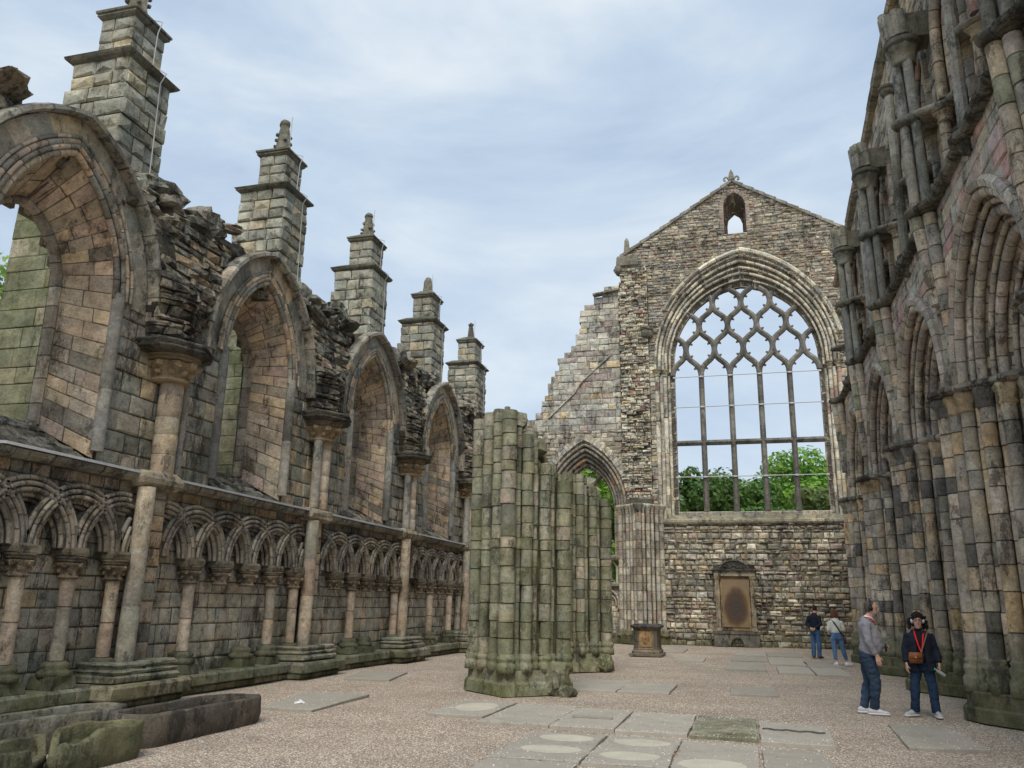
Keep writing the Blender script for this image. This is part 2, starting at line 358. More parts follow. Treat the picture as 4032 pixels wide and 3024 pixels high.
for y in ys:
    for x in xs:
        z = .025 * noise.noise(Vector((x * .35, y * .35, 0))) + .012 * noise.noise(Vector((x * 1.1, y * 1.1, 5))) if (-14 < x < 8 and 2 < y < 41) else 0
        vs.append((x, y, z - .02))
for i in range(len(ys) - 1):
    for k in range(len(xs) - 1): a = i * len(xs) + k; fs.append((a, a + 1, a + 1 + len(xs), a + len(xs)))
me.from_pydata(vs, [], fs); me.materials.append(mt); me.polygons.foreach_set('use_smooth', [True] * len(fs))
gr = bpy.data.objects.new('gravel_ground', me); COL.objects.link(gr); gr['kind'] = 'structure'

# ================================================================ LEFT: ruined aisle wall with windows and interlaced blind arcade
rg = random.Random(7)
XL = -9.9; LP = [6.45, 12.13, 17.85, 23.5, 29.2, 34.9]; BAY = 5.7
LW = root('ruined_aisle_wall', (XL, 22, 0), 'long ruined stone aisle wall on the left with pointed windows and interlaced blind arcade', 'wall')
PL = lambda u, v, w: (XL + w, u, v)
LC = [p + 3.08 for p in LP]
def crest(u):
    return 8.62 + .16 * math.sin(u * 2.3) + .18 * math.sin(u * 5.1 + 1) + (.25 if ((u - LP[0]) % BAY) < 2.2 else -.1)
def cut(a, b, holes):
    sp = [(a, b)]
    for c, h in holes:
        if h <= 0: continue
        ns = []
        for x, y in sp:
            if c + h <= x or c - h >= y: ns.append((x, y)); continue
            if c - h > x: ns.append((x, c - h))
            if c + h < y: ns.append((c + h, y))
        sp = ns
    return sp
def capital(name, parent, c, r, h, rng, mat, col, lobes=6, ab=1.9, seg=24, crock=True):
    mb = MB()
    rf = lambda a, z, rr: rr * (1 + .13 * max(0, min(1, (z - h * .15) / (h * .5))) * math.cos(lobes * a) * (1 if z < h * .72 else 0))
    lathe(mb, c, [(r * 1.02, -.02), (r * 1.28, 0), (r * 1.32, h * .05), (r * 1.12, h * .1), (r * 1.08, h * .2), (r * 1.16, h * .38), (r * 1.4, h * .56), (r * 1.72, h * .68), (r * 1.5, h * .72)], seg, col, rf)
    dk = tuple(x * .75 for x in col)
    lathe(mb, c, [(r * 1.45, h * .73), (r * ab * .95, h * .78), (r * ab, h * .85), (r * ab * .93, h * .88), (r * ab * 1.06, h * .93), (r * ab * 1.06, h * .99), (r * ab * .98, h * 1.02)], 8 if crock is None else seg, dk)
    if crock:
        for i in range(lobes):
            a = 2 * PI * i / lobes
            rock(mb, (c[0] + math.cos(a) * r * 1.62, c[1] + math.sin(a) * r * 1.62, c[2] + h * .6), (r * .55, r * .55, h * .22), col, rng, n=1, amp=.3)
            rock(mb, (c[0] + math.cos(a + .5) * r * 1.22, c[1] + math.sin(a + .5) * r * 1.22, c[2] + h * .33), (r * .4, r * .4, h * .2), col, rng, n=1, amp=.3)
    return mb.build(name, mat, parent)
def abase(name, parent, c, r, rng, mat, col, h=.2):
    mb = MB(); o = rng.uniform(0, 9)
    rf = lambda a, z, rr: rr * (1 + .09 * math.sin(3 * a + o) + .05 * math.sin(7 * a + o * 2))
    lathe(mb, c, [(r * 1.9, 0), (r * 2.0, h * .3), (r * 1.75, h * .42), (r * 1.55, h * .55), (r * 1.7, h * .72), (r * 1.5, h * .88), (r * 1.1, h)], 14, col, rf)
    return mb.build(name, mat, parent)
# --- flat masonry, lower and upper field
mb = MB()
masonry(mb, lambda u, v, w: PL(u, v, w - .06), (.3, 3.2), lambda v: [(3.2, 41)], (.22, .34), (.28, .6), [(5, (.35, .32, .265)), (4, (.31, .29, .24)), (2, (.39, .33, .25)), (2, (.25, .24, .21)), (1, (.38, .29, .18))], rg, core=.9)
masonry(mb, lambda u, v, w: PL(u, v, w + .04), (3.12, 3.56), lambda v: cut(3.2, 41, []), (.2, .24), (.3, .65), BUFF, rg, core=.6)
HS, HR, ZS = 2.0, 2.62, 6.45
def upspan(v): return cut(3.2, 41, [(c, arch_half(v, 1.36, 2.31, ZS)) for c in LC + [LC[0] - BAY]])
masonry(mb, PL, (3.66, 6.6), upspan, (.25, .36), (.3, .6), GREY, rg, proud=.03, core=.95)
def nearhood(v):
    sp = []
    for c in LC + [LC[0] - BAY]:
        a = arch_half(v, 2.0, 2.62, ZS); b = arch_half(v, 1.36, 2.31, ZS)
        if a > b: sp += [(c - a, c - b), (c + b, c + a)] if b > 0 else [(c - a, c + a)]
    return sp
masonry(mb, PL, (6.6, 9.0), nearhood, (.22, .3), (.25, .5), GREY, rg, core=.95)
mb.build('wall_masonry', M['left'], LW)
# outer skin with the narrower window lights
mb = MB()
masonry(mb, lambda u, v, w: PL(u, v, w - .93), (.2, 8.5), lambda v: cut(3.2, 41, [(c, arch_half(v, .9, 1.22, 6.55) if v > 4.2 else 0) for c in LC + [LC[0] - BAY]]), (.26, .36), (.3, .6), GREY, rg, core=.10)
mb.build('outer_skin', M['left'], LW)
# --- dark rubble of the broken vault springing, between the hoods
mb = MB()
def bulge(u, v):
    k = min(range(len(LP)), key=lambda i: abs(u - LP[i])); d = abs(u - (LP[k] + .05))
    z = (v - 5.9) / 3.2
    return (.36 * max(0, 1 - d / (.75 + .9 * max(0, z))) * max(0, min(1, (7.5 - v) / .5)) + (.05 if v < 7.6 else .05 - (v - 7.6) * .28)) + .04 + .10 * noise.noise(Vector((u * 1.7, v * 1.7, 3))) + .07 * noise.noise(Vector((u * 5, v * 5, 9)))
PR = lambda u, v, w: (XL + w + bulge(u, v), u, v)
def rubspan(v):
    holes = [(c, arch_half(v, HS + .08, HR + .08, ZS)) for c in LC + [LC[0] - BAY]]
    sp = []
    for a, b in cut(3.2, 41, holes):
        if v < 6.6 :
            continue
        sp.append((a, b))
    if v < 6.6: sp = [(p - .52 - .1 * (v - 5.9), p + .62 + .1 * (v - 5.9)) for p in LP]
    out = []
    for a, b in sp:   # clip to the ragged crest
        n = max(1, int((b - a) / .25)); cur = None
        for i in range(n):
            ua = a + (b - a) * i / n; ub = a + (b - a) * (i + 1) / n
            if crest((ua + ub) / 2) > v: cur = (cur[0], ub) if cur else (ua, ub)
            elif cur: out.append(cur); cur = None
        if cur: out.append(cur)
    return out
masonry(mb, PR, (7.3, 9.4), rubspan, (.12, .26), (.18, .5), BUFF[:5] + GREY + [(2, (.3, .2, .15))] + DARKR[:2], rg, proud=.09, rough=.03, bev=.03, core=.7, mcol=(.09, .08, .065))
masonry(mb, PR, (5.92, 7.3), rubspan, (.08, .2), (.14, .42), DARKR, rg, proud=.08, rough=.03, bev=.03, core=.9, mcol=(.09, .08, .065))
mb.build('broken_vault_rubble', M['rubble'], LW)
mb = MB()
u = 4.0
while u < 39:
    k = (u - LP[0]) % BAY
    big = k < 2.4
    z = crest(u) + (.22 if big else -.05)
    sz = rg.uniform(.7, 1.2) if big else rg.uniform(.2, .45)
    rock(mb, (XL + rg.uniform(-.85, -.4), u, z), (rg.uniform(.5, .95), sz, rg.uniform(.4, .6) if big else rg.uniform(.15, .3)), pick(rg, [(3, (.2, .2, .17)), (2, (.26, .24, .2)), (2, (.14, .13, .11))]), rg, rot=rg.uniform(-.3, .3), n=2, amp=.3)
    if rg.random() < .75 and min(abs(u - c) for c in LC) > 1.2: rock(mb, (XL + rg.uniform(-.4, .0), u + rg.uniform(-.1, .1), z - rg.uniform(.08, .3)), (rg.uniform(.3, .7), rg.uniform(.2, .5), rg.uniform(.12, .24)), pick(rg, DARKR), rg, n=1, amp=.35)
    u += sz * .62
mb.build('crest_stones', M['rubble'], LW)
# --- windows
for ci, c in enumerate(LC):
    mb = MB()
    Do = .86
    for sgn in (-1, 1):
        po = [Vector((XL - .02, a, b)) for a, b in arch_side(c, 1.3, 2.25, ZS, 3.75, sgn, 18)]
        pi_ = [Vector((XL - .9, a, b)) for a, b in arch_side(c, .9, 1.22, 6.55, 4.25, sgn, 18)]
        cum = [0]
        for a, b in zip(po, po[1:]): cum.append(cum[-1] + (b - a).length)
        def PP(u, v, w, po=po, pi_=pi_, cum=cum, sgn=sgn):
            v = max(0, min(cum[-1] - 1e-5, v)); i = 0
            while cum[i + 1] < v: i += 1
            k = (v - cum[i]) / (cum[i + 1] - cum[i]); a = po[i].lerp(po[i + 1], k); b = pi_[i].lerp(pi_[i + 1], k)
            t = po[i + 1] - po[i]; n = t.cross(b - a).normalized() * (1 if sgn > 0 else -1)
            return a.lerp(b, u / Do) + n * w
        masonry(mb, PP, (0, cum[-1]), lambda v: [(0, Do)], (.2, .33), (.28, .55), WARM, rg, proud=.008, rough=.006, joint=.014, bev=.012)
        n = len(po); vs = []
        for a, b in zip(po, pi_): vs += [a + Vector((0, sgn * .012, 0)), b + Vector((0, sgn * .012, 0))]
        mb.add(vs, [(2 * i, 2 * i + 1, 2 * i + 3, 2 * i + 2) for i in range(n - 1)], (.16, .135, .11))
    win = mb.build('window_reveal', M['reveal'], LW)
    # sloping sill
    mb = MB()
    def PS(u, v, w, c=c): return (XL + .06 - v + w * .35, u, 3.66 + v * .62 + w)
    masonry(mb, PS, (0, 1.0), lambda v, c=c: [(c - 1.32 + .5 * v, c + 1.32 - .5 * v)], (.18, .3), (.2, .5), DARKR[:3] + GREY[:2], rg, proud=.05, rough=.03, core=.15)
    mb.build('sloping_sill', M['rubble'], win)
    mb = MB(); NX = Vector((1, 0, 0))
    for s, r, wofs, rad in ((1.27, 2.22, .0, .055), (1.37, 2.3, .045, .04), (1.47, 2.36, .02, .055), (1.57, 2.42, .05, .03)):
        for sgn in (-1, 1):
            sweep(mb, [(XL + wofs, a, b) for a, b in arch_side(c, s, r, ZS, 6.8, sgn, 14)], NX, circle(rad, 8), .34, WARM[:3] + GREY[:3] + [(3, (.16, .145, .125))], rg)
    for sgn in (-1, 1):
        sweep(mb, [(XL - .0, a, b) for a, b in arch_side(c, 1.8, 2.5, ZS, 6.4, sgn, 14)], NX, [(-.19, -.1), (.19, -.1), (.18, .03), (-.17, .04)], .42, BUFF[:4] + GREY, rg, smooth=False, pinch=.97)
    mb.build('arch_moulding', M['reveal'], win)
    mb = MB()
    for sgn in (-1, 1):
        sweep(mb, [(XL + .08, a, b) for a, b in arch_side(c, 2.09, 2.72, ZS, 6.3, sgn, 14)], NX, [(-.06, -.12), (.06, -.12), (.07, .06), (.04, .14), (-.03, .13), (-.06, .02)], .55, [(4, (.22, .215, .18)), (2, (.30, .26, .2)), (2, (.16, .15, .13))], rg, smooth=False, pinch=.95, jit=.012)
    hm = mb.build('hood_mould', M['left'], win)
    mb = MB()
    for a, b in arch_side(c, 2.22, 2.82, ZS, ZS, -1, 22)[5:21] + arch_side(c, 2.22, 2.82, ZS, ZS, 1, 22)[12:20]:
        if rg.random() < .75: rock(mb, (XL - .05 + rg.uniform(-.12, .1), a, b - .02), (rg.uniform(.3, .45), rg.uniform(.2, .34), rg.uniform(.08, .15)), (.20, .17, .08), rg, n=2, amp=.35)
    mb.build('moss_crust', M['rubble'], hm)
    mb = MB()
    for sgn in (-1, 1):
        sweep(mb, [(XL - .86, a, b) for a, b in arch_side(c, .9, 1.22, 6.55, 4.25, sgn, 12)], NX, [(-.05, -.1), (.06, -.1), (.06, .06), (0, .09), (-.05, .05)], .4, [(3, (.2, .17, .13)), (2, (.3, .24, .17))], rg, smooth=False, jit=.006)
    mb.build('inner_arris', M['reveal'], win)
    for sgn in (-1, 1):
        mb = MB(); top = 6.55 if not (ci == 3 and sgn > 0) else 6.55
        x, y = XL + .02, c + sgn * 1.33
        segs = [0, .9 + rg.uniform(-.3, .5), 2.0 + rg.uniform(-.2, .3), top - 3.88]
        sweep(mb, [(x, y, 3.88), (x, y, top)], NX, circle(.105, 12), 1, [(3, (.21, .205, .185)), (1, (.14, .14, .135)), (1, (.27, .25, .21))], rg, pinch=.97, segs=segs)
        sh = mb.build('nook_shaft', M['shaft'], win)
        capital('capital', sh, (x, y, 6.55), .11, .32, rg, M['shaft'], (.25, .21, .165) if sgn > 0 else (.16, .145, .12), lobes=5, ab=1.75, seg=20)
# --- piers: big shaft below, shafts above, capital
for pi, p in enumerate(LP):
    mb = MB(); NX = Vector((1, 0, 0))
    sweep(mb, [(-9.58, p - .38, .64), (-9.56, p - .38, 3.42)], NX, circle(.145, 14), .9, [(2, (.27, .25, .20)), (3, (.36, .275, .19)), (1, (.3, .2, .14))], rg, pinch=.97)
    mb.build('lower_wall_shaft', M['shaft'], LW)
    mb = MB()
    masonry(mb, lambda u, v, w: (XL + .22 + w, u, v), (.62, 3.46), lambda v: [(p - .15, p + .3)], (.25, .36), (.5, .6), WARM[:3] + BUFF, rg, core=.3)
    masonry(mb, lambda u, v, w, p=p: (XL + u, p - .15 - w, v), (.62, 3.46), lambda v: [(0, .21)], (.25, .36), (.5, .6), WARM[:3], rg)
    masonry(mb, lambda u, v, w, p=p: (XL + u, p + .3 + w, v), (.62, 3.46), lambda v: [(0, .21)], (.25, .36), (.5, .6), WARM[:3], rg)
    mb.build('pilaster', M['left'], LW)
    mb = MB()
    sweep(mb, [(-9.72, p + .12, 3.72), (-9.7, p + .1, 5.36)], NX, circle(.2, 14), .33, WARM[:2] + [(4, (.40, .335, .26))], rg, pinch=.97, jit=.008)
    mb.build('upper_wall_shaft', M['shaft'], LW)
    mb = MB()
    sweep(mb, [(-9.66, p - .24 if pi > 1 else p + .44, 3.72), (-9.65, p - .24 if pi > 1 else p + .44, 5.36)], NX, circle(.11 if pi > 1 else .075, 10), 1.5, [(1, (.23, .22, .2))], rg)
    mb.build('slender_wall_shaft', M['shaft'], LW)
    cp = capital('vault_capital', LW, (-9.72, p + (-.02 if pi > 1 else .05), 5.34), .265, .46, rg, M['shaft'], (.36, .28, .19), lobes=9, ab=1.75, seg=36)
    mb = MB()
    lathe(mb, (-9.68, p, 5.78), [(.5, 0), (.6, .04), (.63, .09), (.57, .11), (.64, .15), (.62, .2), (.5, .22)], 22, (.12, .115, .1), lambda a, z, r: r * (1 + .05 * math.cos(6 * a)) * (1 + .22 * abs(math.sin(a)) ** 3))
    mb.build('abacus', M['rubble'], cp)
    # weathered clustered base
    mb = MB()
    for tier, (x1, a, b, z0, z1) in enumerate(((-9.2, -1.1, .62, .0, .13), (-9.08, -1.16, .68, .13, .34), (-9.22, -.98, .52, .36, .48))):
        rings(mb, XL - .1, x1, p + a, p + b, [(0, z0), (.02, z0 + .02), (.03, z1 - .04), (0, z1)], pick(rg, GREY), rg, .015)
    gcol = pick(rg, GREY[:2])
    for k in range(4):
        a_ = p - .98 + k * .38
        rings(mb, XL - .05, -9.26 + rg.uniform(-.03, .03), a_, a_ + .36, [(-.01, .47), (.02, .5), (.03, .53), (-.02, .56), (-.03, .58), (.0, .6), (0, .63), (-.04, .66)], pick(rg, GREY[:3]), rg, .014)
    mb.build('pier_base', M['left'], LW)
# --- interlaced blind arcade
for p in [LP[0] - BAY] + LP:
    caps = [p + 1.26 + .932 * k for k in range(5)]
    lo, hi = p + .34, p + BAY - .52
    if hi < 3.5: continue
    mb = MB(); NX = Vector((1, 0, 0))
    for k in range(-1, 6):
        cy = p + 1.26 + .932 * k
        for q, (R_, wd, rad) in enumerate(((.95, .20, .040), (.865, .225, .036), (.785, .215, .036), (.71, .15, .04), (.645, .09, .035))):
            pts = []
            for i in range(25):
                a = PI * i / 24; y = cy - R_ * math.cos(a); z = 2.32 + R_ * math.sin(a)
                if lo - .02 <= y <= hi + .02: pts.append((XL + wd, y, z))
            if len(pts) > 2: sweep(mb, pts, NX, circle(rad, 6), .28, [(4, (.25, .21, .165)), (3, (.19, .165, .135)), (1, (.31, .25, .18))], rg, pinch=.93)
        pts = [(XL + .08 + (.012 if k % 2 else 0), cy - .83 * math.cos(PI * i / 24), 2.32 + .83 * math.sin(PI * i / 24)) for i in range(25)]
        pts = [q for q in pts if lo <= q[1] <= hi]
        if len(pts) > 2: sweep(mb, pts, NX, [(-.12, -.1), (.12, -.1), (.12, .1), (-.12, .1)], .28, [(4, (.2, .17, .135)), (3, (.16, .14, .115))], rg, smooth=False, pinch=.97)
    mb.build('interlaced_arches', M['left'], LW)
    for k, cy in enumerate(caps):
        if cy < 4: continue
        bay = LP.index(p) if p in LP else -1
        missing = (bay == 1 and k in (1, 2)) or (bay == 2 and k in (0, 2, 3)) or (bay == 3 and k in (0, 2)) or (bay >= 4 and k % 2)
        mb = MB()
        if not missing:
            brk = rg.uniform(.05, .12)
            x = XL + .17
            sweep(mb, [(x, cy, .72), (x + .01, cy, 1.9)], NX, circle(.105, 12), .62, [(3, (.40, .30, .205)), (2, (.33, .25, .18)), (1, (.24, .21, .17))], rg, pinch=.93)
            sh = mb.build('arcade_shaft', M['shaft'], LW)
        else: sh = LW
        capital('arcade_capital', sh, (XL + .17, cy, 1.9), .12, .3, rg, M['left'], (.21, .175, .135), lobes=5, ab=1.7, seg=16)
        mb = MB(); rings(mb, XL - .05, XL + .30, cy - .18, cy + .18, [(0, 2.2), (.02, 2.22), (.02, 2.3), (0, 2.34)], (.19, .165, .13), rg, .01)
        mb.build('impost', M['left'], sh)
        if not missing or rg.random() < .6:
            abase('arcade_base', sh, (XL + .17, cy, .5), .12, rg, M['left'], (.15, .145, .115), h=.22)
            mb = MB(); rings(mb, XL - .05, XL + .38, cy - .22, cy + .22, [(0, .33), (.01, .35), (0, .5)], (.17, .165, .13), rg, .02)
            mb.build('base_block', M['left'], sh)
# --- string course with lead flashing, bench plinth
mb = MB()
for p in [LP[0] - BAY] + LP:
    a, b = max(3.2, p + .35), min(41, p + BAY - .5)
    sweep(mb, [(XL + .1, a, 3.57), (XL + .1, (a + b) / 2, 3.56), (XL + .1, b, 3.57)], Vector((0, 0, 1)), [(-.25, -.07), (.12, -.07), (.2, -.02), (.23, .05), (.1, .09), (-.25, .16)], .8, [(3, (.2, .19, .155)), (1, (.15, .14, .12))], rg, smooth=False, pinch=.96, jit=.012)
    rings(mb, XL, XL + .42, p - .58, p + .36, [(-.05, 3.42), (.02, 3.48), (.04, 3.58), (.0, 3.66), (-.06, 3.72)], (.34, .30, .24), rg, .02)
sc1 = mb.build('string_course', M['left'], LW)
mb = MB()
for p in [LP[0] - BAY] + LP:
    a, b = max(3.2, p + (.4 if p > 7 else 2.4)), min(41, p + BAY - .5)
    sweep(mb, [(XL + .30, a, 3.645), (XL + .30, b, 3.645)], Vector((0, 0, 1)), [(-.12, -.005), (.06, -.02), (.062, .02), (-.12, .035)], 1.3, [(1, (.42, .43, .43)), (1, (.33, .34, .34))], rg, smooth=False, pinch=.99, jit=.01)
mb.build('lead_flashing', M['slab'], sc1)
mb = MB()
masonry(mb, lambda u, v, w: (-9.5 + w, u, v), (0, .13), lambda v: [(3, 41)], (.13, .14), (.5, 1.1), DARKR, rg, core=.5)
sweep(mb, [(-9.62, 3, .235), (-9.62, 41, .235)], Vector((0, 0, 1)), [(-.3, -.1), (.17, -.1), (.19, -.08), (.19, .06), (.15, .1), (-.3, .1)], .85, [(3, (.2, .2, .155)), (2, (.25, .235, .18))], rg, smooth=False, pinch=.97, jit=.012)
mb.build('bench_plinth', M['left'], LW)

# ================================================================ pinnacle buttresses behind the aisle wall
PINL = ['tall stepped pinnacle nearest on the left, its top cut by the picture edge', 'second stepped pinnacle from the left with a crocketed spirelet and lightning cable',
        'third stepped pinnacle from the left with a worn spirelet', 'fourth stepped pinnacle from the left with a stubby rounded finial', 'farthest stepped pinnacle, ending in a small round ball finial']
for k in range(5):
    y0 = [11.72, 17.68, 23.25, 28.95, 34.55][k]; y1 = y0 + [1.27, 1.2, 1.25, 1.3, 1.45][k]; dz = [0, .2, .15, .25, .1][k]
    R_ = root('pinnacle_buttress', (-12, (y0 + y1) / 2, 0), PINL[k], 'buttress', 'stepped pinnacle buttresses behind the left aisle wall')
    def faces(mb, x0, x1, ya, yb, z0, z1, seed, hr, wr, pal, tp=0, **kw):
        def t(v): return tp * (v - z0) / max(.01, z1 - z0)
        for fc in range(4):
            rr = random.Random(seed)
            if fc == 0: Pm = lambda u, v, w: (u, ya - w + t(v), v); sp = lambda v: [(x0 + t(v), x1 - t(v))]
            elif fc == 1: Pm = lambda u, v, w: (x1 + w - t(v), u, v); sp = lambda v: [(ya + t(v), yb - t(v))]
            elif fc == 2: Pm = lambda u, v, w: (u, yb + w - t(v), v); sp = lambda v: [(x0 + t(v), x1 - t(v))]
            else: Pm = lambda u, v, w: (x0 - w + t(v), u, v); sp = lambda v: [(ya + t(v), yb - t(v))]
            # same course heights on every face
            hs = []; v = z0; r2 = random.Random(seed)
            while v < z1 - 1e-4:
                h = r2.uniform(*hr)
                if z1 - v - h < hr[0] * .6: h = z1 - v
                hs.append((v, v + h)); v += h
            for a, b in hs: masonry(mb, Pm, (a, b), sp, (b - a, b - a), wr, pal, rr, **kw)
    mb = MB()
    rings(mb, -13.3, -11.05, y0 + .06, y1 - .06, [(0, 0), (0, 9.6)], (.12, .12, .1))
    faces(mb, -13.36, -10.98, y0, y1, 0, 9.2, 3 + k, (.3, .42), (.5, 1.0), GREENP, proud=.01, rough=.006, joint=.012, bev=.012)
    mb.build('buttress_shaft', M['green'], R_)
    mb = MB()
    x0, x1 = -12.62, -11.27
    rings(mb, x0 + .05, x1 - .05, y0 + .05, y1 - .05, [(0, 9.0), (0, 12.2 + dz)], MORTAR)
    # courses flare outwards lower down on the outer side
    hs = 9.2; st = 0; rr = random.Random(50 + k)
    while hs < 12.0 + dz:
        h = rr.uniform(.26, .36); h = min(h, 12.08 + dz - hs)
        if 12.08 + dz - hs - h < .12: h = 12.08 + dz - hs
        fl = max(0, (11.6 - hs)) * .22; fl = round(fl / .12) * .12
        if h > .02: faces(mb, x0 - fl, x1 + rr.uniform(-.02, .02), y0 + rr.uniform(-.015, .02), y1 + rr.uniform(-.02, .02), hs, hs + h, 90 + k * 40 + st, (h, h), (.3, .62), PINP, proud=.03, rough=.03, joint=.02, bev=.035)
        hs += h; st += 1
    mb.build('lower_stage', M['pin'], R_)
    mb = MB(); za = 12.08 + dz
    rings(mb, x0, x1, y0, y1, [(.0, za - .02), (.08, za + .02), (.12, za + .07), (.13, za + .11), (-.12, za + .26)], (.13, .13, .11), rg, .012)
    mb.build('lower_cornice', M['pin'], R_)
    mb = MB(); a0, a1, b0, b1 = -12.22, -11.42, y0 + .14, y1 - .2
    rings(mb, a0 + .04, a1 - .04, b0 + .04, b1 - .04, [(0, za + .1), (0, za + 1.1)], MORTAR)
    faces(mb, a0, a1, b0, b1, za + .22, za + 1.08, 300 + k * 7, (.26, .32), (.3, .5), PINP, proud=.02, rough=.02, joint=.016, bev=.025)
    mb.build('upper_stage', M['pin'], R_)
    mb = MB(); zb = za + 1.08
    rings(mb, a0, a1, b0, b1, [(0, zb - .01), (.05, zb + .03), (.07, zb + .06), (.06, zb + .1), (.1, zb + .12), (.1, zb + .17), (-.12, zb + .30), (-.2, zb + .36)], (.15, .15, .125), rg, .008)
    mb.build('upper_cornice', M['pin'], R_)
    mb = MB(); cx, cy = (a0 + a1) / 2, (b0 + b1) / 2; zt = zb + .3
    H = [1.1, 1.05, .95, .75, .85][k]; rb = [.26, .25, .24, .24, .2][k]
    prof = [(rb, 0), (rb * .92, H * .06), (rb * .74, H * .3), (rb * .6, H * .62), (rb * .5, H * .8), (rb * .62, H * .86), (rb * .55, H * .93), (rb * .25, H)] if k < 3 else ([(rb, 0), (rb * .8, H * .2), (rb * .72, H * .5), (rb * .66, H * .75), (rb * .45, H * .93), (rb * .15, H)] if k == 3 else [(rb, 0), (rb * .8, H * .1), (rb * .6, H * .5), (rb * .5, H * .74), (rb * .36, H * .77), (rb * .62, H * .84), (rb * .62, H * .92), (rb * .2, H)])
    lathe(mb, (cx, cy, zt), prof, 12, (.19, .185, .155), lambda a, z, r: r * (1 + .12 * math.cos(4 * a) + .06 * math.sin(9 * a + z * 20)), smooth=False)
    if k < 3:
        for q in range(11):
            an = PI / 4 + (q % 4) * PI / 2; zz = zt + H * (.12 + .21 * (q // 4) + rg.uniform(-.05, .05)); rr_ = rb * (.95 - .5 * (zz - zt) / H)
            rock(mb, (cx + math.cos(an) * rr_, cy + math.sin(an) * rr_, zz), (rg.uniform(.06, .13), rg.uniform(.06, .12), .08), (.18, .175, .145), rg, n=1)
    mb.build('spirelet', M['pin'], R_)
    # corbel block near the foot of the pinnacle
    mb = MB(); rock(mb, (-11.1, y1 - .35, 9.55), (.55, .8, .5), (.2, .2, .17), rg, rot=.1, n=2, amp=.1); rock(mb, (-11.05, y1 - .2, 9.1), (.5, .7, .45), (.17, .17, .15), rg, rot=.1, n=2, amp=.1)
    mb.build('corbel_block', M['pin'], R_)
    # lightning conductor
    pts = [(cx + .18, cy + .05, zt + H + .12), (cx + .17, cy + .05, zt + .05), (a1 + .2, cy + .1, zb + .2), (a1 + .12, cy + .1, zb - .05), (a1 + .05, cy + .16, za + .3), (x1 + .22, cy + .22, za + .08), (x1 + .08, cy + .25, za - .1), (x1 + .07, cy + .3, 10.6), (x1 + .1, cy + .3, 9.3)]
    mb = MB(); sweep(mb, pts, Vector((.3, -1, 0)).normalized(), circle(.013, 5), 50, [(1, (.42, .42, .41))], rg, pinch=1); mb.build('lightning_cable', M['metal'], R_)

# ================================================================ EAST gable wall with the great traceried window
rg = random.Random(21)
EY = 39.0
EW = root('east_gable_wall', (0, EY, 0), 'tall ruined gable wall with a great traceried window and a broken stepped left shoulder', 'wall')
PE = lambda u, v, w: (u, EY - w, v)
LPROF = [(10.06, -10.4), (10.37, -10.0), (10.63, -9.9), (10.9, -9.55), (11.45, -9.34), (11.76, -9.1), (12.23, -8.92), (12.69, -8.82), (13.06, -8.67), (13.53, -8.45), (13.72, -8.2), (14.2, -7.73), (14.78, -7.52), (16.02, -7.33), (16.4, -7.12), (16.72, -6.6), (17.25, -6.12), (18.7, -5.25)]
def lx(v):
    for z, x in LPROF:
        if v < z: return x
    return -5.15 + (v - 18.68) * (5.47 / 3.52)
def rx(v): return 7.2 if v < 18.8 else 5.9 - (v - 18.8) * (5.1 / 3.25)
WC = .57
def whalf(v): return 0 if v < 5.35 else arch_half(v, 4.15, 5.35, 13.0)
AC = -7.12
def ahalf(v): return 0 if v < 3.7 else arch_half(v, 2.05, 3.5, 6.1)
def ghalf(v): return 0 if v < 19.5 else arch_half(v, .54, .84, 20.85)
def region(a, b, v, jag=.0):
    a = max(a, lx(v)) + (rg.uniform(-jag, jag) if jag else 0); b = min(b, rx(v))
    if b - a < .1: return []
    return cut(a, b, [(WC, whalf(v)), (AC, ahalf(v)), (.48, ghalf(v))])
mb = MB()
# gable and nave rubble
masonry(mb, PE, (13.0, 22.15), lambda v: region(-3.9 if v < 18 else -9, 9, v, .03), (.11, .2), (.16, .46), EASTUP, rg, proud=.08, rough=.03, core=1.0, bev=.035, joint=.014, mcol=(.25, .22, .17))
masonry(mb, PE, (18.0, 18.75), lambda v: region(-5.25, -3.95, v, .02), (.13, .2), (.2, .46), EASTUP, rg, proud=.05, rough=.02, core=1.0, joint=.014, mcol=(.25, .22, .17))
masonry(mb, PE, (5.3, 13.0), lambda v: region(-3.9, 9, v, .03), (.14, .26), (.2, .5), EASTMID + EASTUP[:2], rg, proud=.05, rough=.02, core=1.0, joint=.014, mcol=(.25, .22, .17))
mb.build('gable_masonry', M['east'], EW)
mb = MB()
masonry(mb, lambda u, v, w: PE(u, v, w + .02 + .16 * max(0, noise.noise(Vector((u * 1.2, v * .8, 2)))) + .14 * max(0, noise.noise(Vector((u * 3, v * 3, 7))))), (6.2, 18.0), lambda v: region(-5.3, -3.9, v, .06), (.08, .19), (.12, .42), EASTMID, rg, proud=.16, rough=.04, core=1.0, bev=.03)
mb.build('torn_rubble_edge', M['east'], EW)
mb = MB()
masonry(mb, lambda u, v, w: PE(u, v, w - .06), (9.8, 17.2), lambda v: region(-11, -5.3, v, .09), (.27, .36), (.35, .62), EASTASH, rg, proud=.05, rough=.025, core=1.0, joint=.014, mcol=(.25, .22, .17))
mb.build('ashlar_masonry', M['east'], EW)
mb = MB()
masonry(mb, lambda u, v, w: PE(u, v, w - .03), (3.7, 9.8), lambda v: region(-11, -5.3 if v > 6.2 else -3.8, v, .04), (.12, .24), (.2, .5), EASTMID[:3] + EASTUP[:3], rg, proud=.06, rough=.02, core=1.0, joint=.014, mcol=(.25, .22, .17))
mb.build('aisle_end_rubble', M['east'], EW)
mb = MB()
